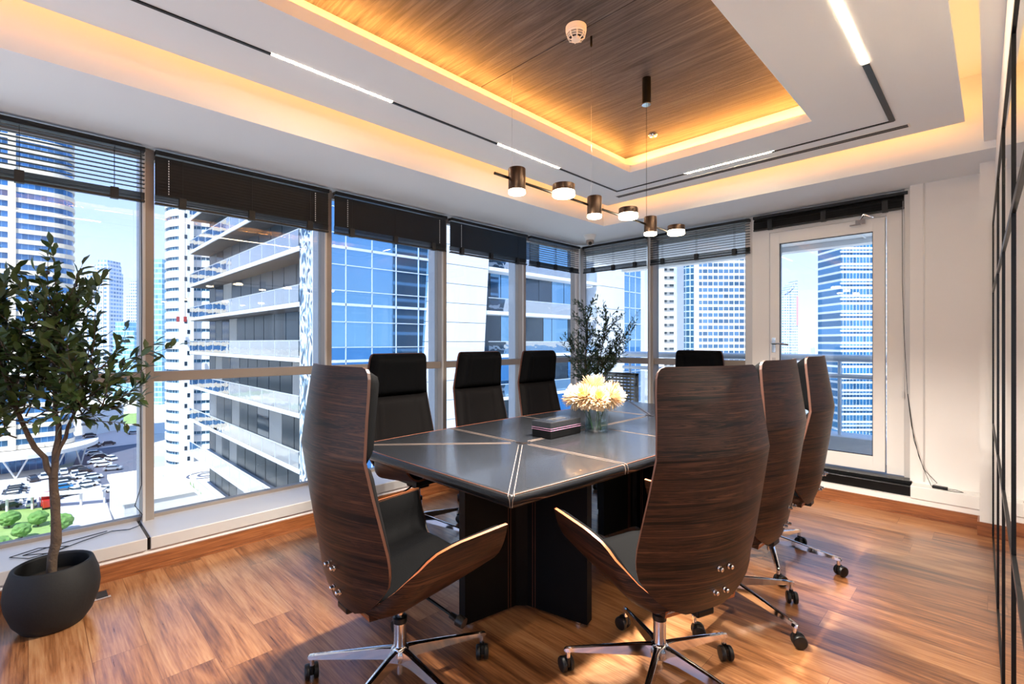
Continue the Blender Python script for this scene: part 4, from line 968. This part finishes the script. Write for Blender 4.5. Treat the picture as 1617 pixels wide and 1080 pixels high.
# far towers left
def tower(name, lab, pxa, pxb, d, ytop, mat, dep=None, grp=None, crown=None):
    (xa, ya), (xb, yb) = P2(pxa, d), P2(pxb, d); wv = Vector((xb-xa, yb-ya, 0)); w_ = wv.length; a = math.atan2(wv.y, wv.x); dep = dep or w_*.8
    h = CAM_H+(540-ytop)/764*d-GZ; c = Vector(((xa+xb)/2, (ya+yb)/2, GZ))+Vector((-math.sin(a), math.cos(a), 0))*dep/2
    t = thing(name, lab, 'building', c, a, grp)
    MB().box(-w_/2, w_/2, -dep/2, dep/2, 0, h).build('tower_body', mat, t)
    if crown:
        for (u0, u1, hh) in crown: MB().box(lerp(-w_/2, w_/2, u0), lerp(-w_/2, w_/2, u1), -dep/2+.5, dep/2-.5, h, h+hh).build('crown', mat, t)
    return t, w_, dep, h
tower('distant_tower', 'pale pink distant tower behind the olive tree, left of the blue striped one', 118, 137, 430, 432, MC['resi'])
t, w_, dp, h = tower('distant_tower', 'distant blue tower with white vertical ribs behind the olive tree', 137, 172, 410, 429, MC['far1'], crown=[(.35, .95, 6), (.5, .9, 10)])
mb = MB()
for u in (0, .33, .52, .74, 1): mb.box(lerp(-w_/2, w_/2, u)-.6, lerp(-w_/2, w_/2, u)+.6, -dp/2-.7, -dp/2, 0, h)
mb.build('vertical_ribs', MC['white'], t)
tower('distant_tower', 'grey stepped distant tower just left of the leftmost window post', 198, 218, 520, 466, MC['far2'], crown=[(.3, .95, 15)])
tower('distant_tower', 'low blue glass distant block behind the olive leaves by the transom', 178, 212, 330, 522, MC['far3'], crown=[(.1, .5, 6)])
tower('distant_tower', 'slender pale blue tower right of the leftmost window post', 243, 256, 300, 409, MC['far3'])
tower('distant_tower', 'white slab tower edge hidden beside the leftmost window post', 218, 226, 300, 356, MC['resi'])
# low buildings by the parking lot
t, *_ = tower('louvred_building', 'low grey building with dark louvres above the parking lot', 116, 153, 205, 645, MC['white'], dep=14)
w_ = .5
mb = MB()
for k in range(4): mb.box(-1.5-k*.0, 4.2, -7.2, -7.0, 4+k*2.1, 4.9+k*2.1)
mb.build('louvres', MC['darkglass'], t)
t = thing('white_roof_building', 'flat white roofed building with a round emblem below the left window post', 'building', (-133, 20, GZ))
MB().box(-14, 11, -6.5, 22, 0, 7.2).build('walls', MC['concrete'] if 'concrete' in MC else M['concrete'], t)
MB().box(-14.4, 11.4, -6.9, 22.4, 7.2, 8.2).build('roof', MC['roof'], t)
MB().lathe([(3.4, 8.2), (3.4, 8.3), (2.9, 8.3), (2.9, 8.2)], (2, 9, 0), 32, closed=True).lathe([(1.9, 8.2), (1.9, 8.3), (1.3, 8.3), (1.3, 8.2)], (2, 9.6, 0), 24, closed=True).build('roof_emblem', MC['asphalt'], t)
MB().box(-9, -3, -3.5, 2, 8.2, 9.0).build('roof_hatch', MC['roof'], t)
xa, ya = G2(-30, 812); xb, yb = G2(165, 795)
t = thing('covered_walkway', 'long white roofed walkway between the parking lot and the garden', 'walkway', (xa, ya, GZ), math.atan2(yb-ya, xb-xa)); ln_ = math.hypot(xb-xa, yb-ya)
MB().box(0, ln_, -1.2, 1.2, 3.2, 3.6).build('roof', MC['white'], t)
for k in range(6): MB().box(k*ln_/5-.2 if k else 0, k*ln_/5+.2, -.2, .2, 0, 3.2).build('column', MC['white'], t)
def rtree(px, py, r, lab):
    x, y = G2(px, py); t = thing('garden_tree', lab, 'tree', (x, y, GZ), 0, 'trees down in the street')
    random.seed(int(px*7+py)); bm = bmesh.new(); bmesh.ops.create_icosphere(bm, subdivisions=3, radius=r)
    for v in bm.verts: v.co *= 1+random.uniform(-.10, .13); v.co.z *= .85
    me = bpy.data.meshes.new('crown'); bm.to_mesh(me); bm.free(); me.materials.append(MC['crown'])
    o = bpy.data.objects.new('crown', me); COL.objects.link(o); o.parent = t; o.location = (0, 0, r*1.25)
    MB().cyl((0, 0, 0), (0, 0, r), .18, n=8).build('trunk', M['bark'], t)
for px, py, r, lab in ((14, 834, 1.7, 'round green tree in the garden, left of the olive trunk'), (34, 852, 1.5, 'second round green tree in the garden, left of the olive trunk'), (60, 832, 1.6, 'round green tree behind the olive trunk in the garden'),
    (98, 840, 1.8, 'round green tree in the garden, right of the olive trunk'), (0, 876, 1.6, 'pale shrubby tree at the lower left corner of the left window'), (182, 672, 2.6, 'small green tree on the verge left of the window post')): rtree(px, py, r, lab)
# cars
CARM = {k: pm(k+'_car_paint', c, .25, .2, coat=.6) for k, c in (('white', S(236, 236, 236)), ('dark', S(42, 44, 52)), ('silver', S(160, 164, 172)), ('blue', S(40, 130, 190)), ('red', S(196, 44, 36)))}
CARP = {}
def car_mesh(col, van):
    key = (col, van)
    if key in CARP: return CARP[key]
    mb = MB(); H1 = 1.0; hh = 2.1 if van else 1.5
    body = [(-2.25, .35), (-2.25, .85), (-2.0, .95), (-1.1, 1.0), (1.0, 1.02), (2.1, .92), (2.25, .7), (2.25, .35)]
    cab = [(-1.9 if van else -1.75, .96), (-1.75 if van else -1.25, hh), (1.0 if not van else 1.2, hh), (1.6, 1.0)] if not van else [(-2.2, .9), (-2.15, hh), (1.1, hh), (1.9, 1.0)]
    def ext(pts, w_, mi):
        n_ = len(pts); vs = [(x, -w_, z) for x, z in pts]+[(x, w_, z) for x, z in pts]
        mb.add(vs, [tuple(range(n_)), tuple(range(2*n_-1, n_-1, -1))]+[(i, n_+i, n_+(i+1) % n_, (i+1) % n_) for i in range(n_)], mi)
    ext(body, .9, 0); ext(cab, .76, 1)
    zc = hh; ext([(cab[1][0]+.05, hh-.02), (cab[1][0]+.1, hh+.05), (cab[2][0]-.1, hh+.05), (cab[2][0]-.05, hh-.02)], .74, 0)
    for x in (-1.4, 1.4):
        for y in (-.82, .82): mb.cyl((x, y-.12, .33), (x, y+.12, .33), .33, n=12, mi=2)
    o = mb.build('parked_car', [CARM[col], MC['darkglass'], M['blackpl']], bevel=.05); CARP[key] = o; return o
CARS = []
for k in range(8): CARS.append((26-k*1.7, 774+k*4.2, 'dark' if k % 3 else 'white', 90, 'in the tight stack left of the olive trunk'))
CARS += [(50, 799, 'white', 0, 'in the row left of the olive trunk'), (52, 760, 'dark', 10, 'in the row left of the olive trunk')]
for px, py, c in ((70, 756, 'white'), (89, 756, 'silver'), (102, 755, 'white'), (118, 752, 'white')): CARS.append((px, py, c, 0, 'in the upper row right of the olive trunk'))
CARS += [(133, 749, 'dark', 70, 'at the edge of the road')]
for px, py, c in ((102, 763, 'dark'), (100, 768, 'white'), (98, 774, 'blue'), (133, 760, 'white'), (131, 765, 'dark'), (138, 769, 'white'), (146, 757, 'white')): CARS.append((px, py, c, 92, 'in the middle rows right of the olive trunk'))
for px, py, c in ((85, 788, 'dark'), (101, 787, 'dark'), (120, 784, 'white'), (138, 781, 'white'), (153, 779, 'silver'), (170, 776, 'white')): CARS.append((px, py, c, 20, 'in the front row right of the olive trunk'))
for k in range(5): CARS.append((141+k*1.6, 690+k*4.4, 'dark' if k != 2 else 'silver', 85, 'stacked on the pink forecourt'))
CARS += [(148, 719, 'white', 88, 'on the road beside the forecourt'), (173, 706, 'dark', 90, 'alone on the pink forecourt'), (175, 727, 'white', 20, 'driving on the dark road'),
         (157, 724, 'dark', 88, 'queued on the dark road'), (152, 732, 'white', 88, 'queued on the dark road'), (163, 737, 'white', 80, 'queued on the dark road'), (178, 743, 'silver', 70, 'driving on the dark road'), (212, 686, 'silver', 60, 'beyond the forecourt by the window post')]
first = {}; PLACED = []
ORD = ['first', 'second', 'third', 'fourth', 'fifth', 'sixth', 'seventh', 'eighth', 'ninth', 'tenth']
for px, py, c, hd, where in CARS:
    o = car_mesh(c, False)
    if c in first: o2 = o.copy(); COL.objects.link(o2); o = o2
    first[c] = 1
    x, y = G2(px, py); hv = Vector((math.cos(R(hd)), math.sin(R(hd)))); pv = Vector((-hv.y, hv.x))
    for _ in range(40):
        bad = False
        for q in PLACED:
            d_ = Vector((x, y))-q[0]
            for h2, p2 in ((hv, pv), (q[1], Vector((-q[1].y, q[1].x)))):
                if abs(hv.dot(q[1])) > .9: hit = abs(d_.dot(h2)) < 4.9 and abs(d_.dot(p2)) < 2.2
                else: hit = d_.length < 3.7
                if hit: bad = True
        if not bad: break
        x -= .5
    PLACED.append((Vector((x, y)), hv)); o.location = (x, y, GZ+.15); o.rotation_euler = (0, 0, R(hd))
    same = [k for k in CARS if k[4] == where]; st_ = 'stack' in where or 'queued' in where or 'middle' in where
    same.sort(key=(lambda k: k[1]) if st_ else (lambda k: k[0])); i_ = same.index((px, py, c, hd, where))
    tag(o, '%s car %s%s' % (c, where, '' if len(same) == 1 else ', %s from the %s' % (ORD[i_], 'back' if st_ else 'left')), 'car', 'parked cars '+where)
x, y = G2(74, 801)
t = thing('delivery_truck', 'small red delivery truck parked left of the olive trunk in the lot', 'truck', (x, y, GZ+.1), R(5))
MB().box(-2.6, 1.4, -1.1, 1.1, .6, 3.1).build('cargo_box', CARM['red'], t, bevel=.05); MB().box(1.45, 3.0, -1.0, 1.0, .5, 2.3).build('cab', CARM['red'], t, bevel=.15)
for x_ in (-1.6, 2.2):
    for y_ in (-.9, .9): MB().cyl((x_, y_-.15, .45), (x_, y_+.15, .45), .45, n=14).build('wheel', M['blackpl'], t)
# ------------------------------------------------ near glass balcony block
t = thing('balcony_block', 'large glass office block with stacked balconies and white leaning panels close outside', 'building', (-28, 11.8, GZ))
ox, oy = -28, 11.8
PIT = 3.45; KF = range(-11, 11)
def B(mb, x0, x1, y0, y1, z0, z1, mi=0): return mb.box(x0-ox, x1-ox, y0-oy, y1-oy, z0-GZ, z1-GZ, mi)
mb = MB()
for k in KF: B(mb, -59, -30.4, 11.8, 14.2, .1+PIT*k, .38+PIT*k)
mb.build('balcony_slabs', MC['slabw'], t)
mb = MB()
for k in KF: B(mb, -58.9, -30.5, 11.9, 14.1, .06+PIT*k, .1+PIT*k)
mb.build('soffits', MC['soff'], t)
mb = MB(); random.seed(3)
for k in KF:
    x = -59
    while x < -30.6:
        w_ = random.choice((2.4, 2.4, 2.8)); mi = random.choice((0, 0, 0, 1, 0, 2)); B(mb, x, min(x+w_-.12, -30.6), 13.6, 13.9, .38+PIT*k, .1+PIT*(k+1), mi); x += w_
mb.build('balcony_wall', [MC['panelg'], MC['darkglass'], M['concrete']], t)
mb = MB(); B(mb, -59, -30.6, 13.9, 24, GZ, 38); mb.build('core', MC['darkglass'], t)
mb = MB()
for k in KF: B(mb, -59, -30.5, 11.82, 11.86, .40+PIT*k, 1.42+PIT*k)
mb.build('glass_balustrades', MC['balus'], t)
mb = MB()
for k in KF:
    B(mb, -59, -30.5, 11.80, 11.88, 1.42+PIT*k, 1.47+PIT*k); x = -58
    while x < -31: B(mb, x, x+.05, 11.81, 11.87, .38+PIT*k, 1.42+PIT*k); x += 2.6
mb.build('handrails', M['steel'], t)
# corner glass, rippled reflections painted into its colour
m, n, l, p = newmat('painted_reflection_glass'); tcx = n.new('ShaderNodeTexCoord'); mp = n.new('ShaderNodeMapping'); mp.inputs['Scale'].default_value = (.9, .9, .45); l.new(tcx.outputs['Object'], mp.inputs[0])
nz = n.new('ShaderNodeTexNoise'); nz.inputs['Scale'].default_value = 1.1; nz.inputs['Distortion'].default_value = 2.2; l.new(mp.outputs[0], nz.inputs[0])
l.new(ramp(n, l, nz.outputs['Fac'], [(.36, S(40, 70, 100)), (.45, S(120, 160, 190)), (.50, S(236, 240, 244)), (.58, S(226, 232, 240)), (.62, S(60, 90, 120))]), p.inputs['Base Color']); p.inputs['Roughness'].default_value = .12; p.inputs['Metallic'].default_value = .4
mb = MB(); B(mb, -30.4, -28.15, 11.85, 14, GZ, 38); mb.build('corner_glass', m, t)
mb = MB(); B(mb, -28.15, -28.0, 11.7, 11.9, GZ, 38); mb.build('corner_fin', MC['slabw'], t)
# glass grid face X=-28
mb = MB(); B(mb, -28.5, -28.02, 11.9, 21.5, GZ, 38); mb.build('glass_face', MC['officeglass'], t)
mb = MB()
for k in KF:
    for z, h_ in ((PIT*k+.1, .16), (PIT*k+1.0, .05), (PIT*k+2.55, .05)): B(mb, -28.02, -27.96, 11.9, 20.2, z, z+h_)
y = 11.9
while y < 20.3: B(mb, -28.02, -27.96, y, y+.05, GZ, 38); y += 1.75
mb.build('facade_mullions', M['steel'], t)
def lean(mb, x0, x1, y0, y1, za, zb, sl, mi=0):
    vs = [(x-ox, y+sl*z-oy, z-GZ) for z in (za, zb) for x, y in ((x0, y0), (x1, y0), (x1, y1), (x0, y1))]
    mb.add(vs, [(0, 3, 2, 1), (4, 5, 6, 7), (0, 1, 5, 4), (1, 2, 6, 5), (2, 3, 7, 6), (3, 0, 4, 7)], mi)
mb = MB(); z = -37.8
while z < 38: lean(mb, -28.3, -27.8, 19.35, 24.75, z, z+1.36, .066); z += 1.40
mb.build('leaning_panels', M['whitepanel'], t)
mb = MB(); lean(mb, -28.28, -27.83, 19.4, 24.7, GZ, 38, .066); mb.build('panel_joints', MC['joint'], t)
mb = MB()
for k in KF: B(mb, -29.4, -28.05, 24.5, 40, .1+PIT*k, .36+PIT*k)
mb.build('loggia_slabs', MC['slabw'], t)
mb = MB()
for k in KF:
    y = 24.5
    while y < 39.9: w_ = random.choice((1.2, 1.8, 2.4)); B(mb, -29.6, -29.4, y, min(40, y+w_-.08), .36+PIT*k, .1+PIT*(k+1), random.choice((0, 1, 1, 2))); y += w_
mb.build('loggia_glazing', [MC['darkglass'], MC['officeglass'], MC['panelg']], t)
mb = MB(); B(mb, -45, -31.0, 14, 52, GZ, 38); B(mb, -31, -29.6, 24.5, 40.2, GZ, 38); mb.build('core', MC['darkglass'], t)
mb = MB()
for k in KF: B(mb, -28.1, -28.06, 25.5, 40, .36+PIT*k, 1.36+PIT*k)
mb.build('glass_balustrades', MC['balus'], t)
mb = MB()
for k in KF: B(mb, -28.13, -28.05, 25.5, 40, 1.36+PIT*k, 1.41+PIT*k)
mb.build('handrails', M['steel'], t)
mb = MB(); z = GZ
while z < 38: B(mb, -31, -27.9, 40.2, 44.8, z, z+2.2); z += 2.25
B(mb, -31, -27.95, 40.22, 44.78, GZ, 38, 1); B(mb, -31, -27.9, 48.3, 49, GZ, 38)
mb.build('end_panels', [M['whitepanel'], MC['joint']], t)
mb = MB(); B(mb, -31, -28, 44.8, 48.3, GZ, 38); mb.build('end_glass', MC['officeglass'], t)
mb = MB(); z = GZ
while z < 38: B(mb, -28, -27.95, 44.8, 48.3, z, z+.08); z += 1.72
for y in (45.9, 47.1): B(mb, -28, -27.95, y, y+.06, GZ, 38)
mb.build('facade_mullions', M['steel'], t)
# ------------------------------------------------ towers behind the back windows
def xy(px, d): return P2(px, d)
def quadfp(pxa, pxb, d, dep):
    a, b = P2(pxa, d), P2(pxb, d); v = Vector((b[0]-a[0], b[1]-a[1])).normalized(); n_ = Vector((-v.y, v.x))
    return [a, b, (b[0]+n_.x*dep, b[1]+n_.y*dep), (a[0]+n_.x*dep, a[1]+n_.y*dep)]
banded('residential_tower', 'cream residential tower with stacked balconies right of the back window post', quadfp(1049, 1064, 190, 12), GZ, 90, 3.1, .8, MC['white'], MC['resi'], 1.0)
tower('glass_pier_tower', 'narrow pale tower edge beside the back window post', 1034, 1049, 188, 380, MC['white'])
t, w_, dp, h = tower('banded_tower', 'wide white banded tower with blue windows seen left of the balcony door', 1103, 1200, 240, 330, facade('wide_banded_facade', S(240, 240, 242), S(88, 122, 156), 3.1, .62, 2.6, .12, horiz='X', wr=.25, metal=.35))
MB().box(-w_/2-2.4, -w_/2, -dp/2-.5, dp/2, 0, h).build('white_pier', MC['white'], t)
MB().lathe([(3.4, 0), (3.4, h)], (-w_/2-2.6, -dp/2+3.4, 0), 20).build('rounded_corner', MC['tealglass'], t)
t, w_, dp, h = tower('blue_banded_tower', 'blue glass tower with white floor lines seen right through the balcony door', 1328, 1400, 190, 372, facade('blue_banded_facade', S(236, 240, 246), S(66, 128, 176), 3.1, .72, 1.3, .1, horiz='X', wr=.2, metal=.4))
mb = MB(); z = 0
while z < h: mb.box(-w_/2-.4, w_/2, -dp/2-.5, -dp/2, z, z+.7); z += 6.2
mb.build('floor_ledges', MC['white'], t)
# sail shaped tower
xa, ya = P2(1230, 600); xb, yb = P2(1259, 600); a = math.atan2(yb-ya, xb-xa); w_ = math.hypot(xb-xa, yb-ya)
t = thing('sail_tower', 'distant sail shaped tower with a red stripe seen through the balcony door', 'building', (xa, ya, GZ), a)
def prof_ext(pts, y0, y1, name, mat):
    n_ = len(pts); vs = [(x, y0, z) for x, z in pts]+[(x, y1, z) for x, z in pts]
    MB().add(vs, [tuple(range(n_)), tuple(range(2*n_-1, n_-1, -1))]+[(i, n_+i, n_+(i+1) % n_, (i+1) % n_) for i in range(n_)]).build(name, mat, t)
prof_ext([(0, 0), (0, 98), (w_*.35, 100), (w_*.6, 103), (w_*.6, 0)], 0, 20, 'tower_body', MC['far1'])
prof_ext([(w_*.6, 0), (w_*.6, 101), (w_*.78, 106), (w_*.98, 116), (w_, 116), (w_*.98, 0)], -1, 18, 'sail', MC['far2'])
prof_ext([(w_*.3, 99), (w_*.62, 103), (w_*.85, 108), (w_, 115.5), (w_*.75, 111), (w_*.5, 103)], -1.5, 18, 'crest', MC['far2'])
prof_ext([(w_*.94, 60), (w_*.94, 96), (w_*1.02, 96), (w_*1.02, 60)], -2, 10, 'red_stripe', pm('red_stripe', S(226, 150, 150), .7))
# hazy low district
random.seed(21); base = {}; LB = []
for i in range(150):
    d = random.uniform(420, 1900) if i % 3 else random.uniform(900, 2400); px = random.uniform(1040, 1400) if i % 4 else random.uniform(100, 262)
    x, y = P2(px, d); w_ = random.uniform(10, 26); h = random.uniform(8, 22)+(random.random() < .06)*40
    mk = i % 3
    if mk not in base:
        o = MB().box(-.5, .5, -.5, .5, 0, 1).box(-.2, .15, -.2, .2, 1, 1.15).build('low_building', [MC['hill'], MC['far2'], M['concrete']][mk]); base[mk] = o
    else: o = base[mk].copy(); COL.objects.link(o)
    if any(math.hypot(x-a, y-b) < (w_+c)*.8 for a, b, c in LB): COL.objects.unlink(o) if o is not base[mk] else None; 
    if o is not base[mk] and not o.users_collection: bpy.data.objects.remove(o); continue
    LB.append((x, y, w_)); o.location = (x, y, GZ); o.scale = (w_, w_*random.uniform(.6, 1.2), h); o.rotation_euler = (0, 0, random.uniform(0, 1.5))
    side = 'beyond the balcony' if px > 900 else 'beyond the leftmost window bay'
    tag(o, 'small hazy building in the low district near the horizon '+side, 'building', 'low district buildings '+side)

# two unseen towers added beside ours for their reflections in the facades opposite
banded('reflection_tower', 'unseen white banded tower added for its reflection in the balcony balustrades', [(-78, -46), (-40, -46), (-40, -28), (-78, -28)], GZ, 60, 3.4, 1.5, MC['cream'], MC['darkglass'], .5)
banded('reflection_tower', 'dark glass tower seen mirrored in the blue glass facade', [(30, 52), (42, 60), (42, 84), (30, 84)], GZ, 34, 3.4, .6, MC['hill'], MC['darkglass'], .2)
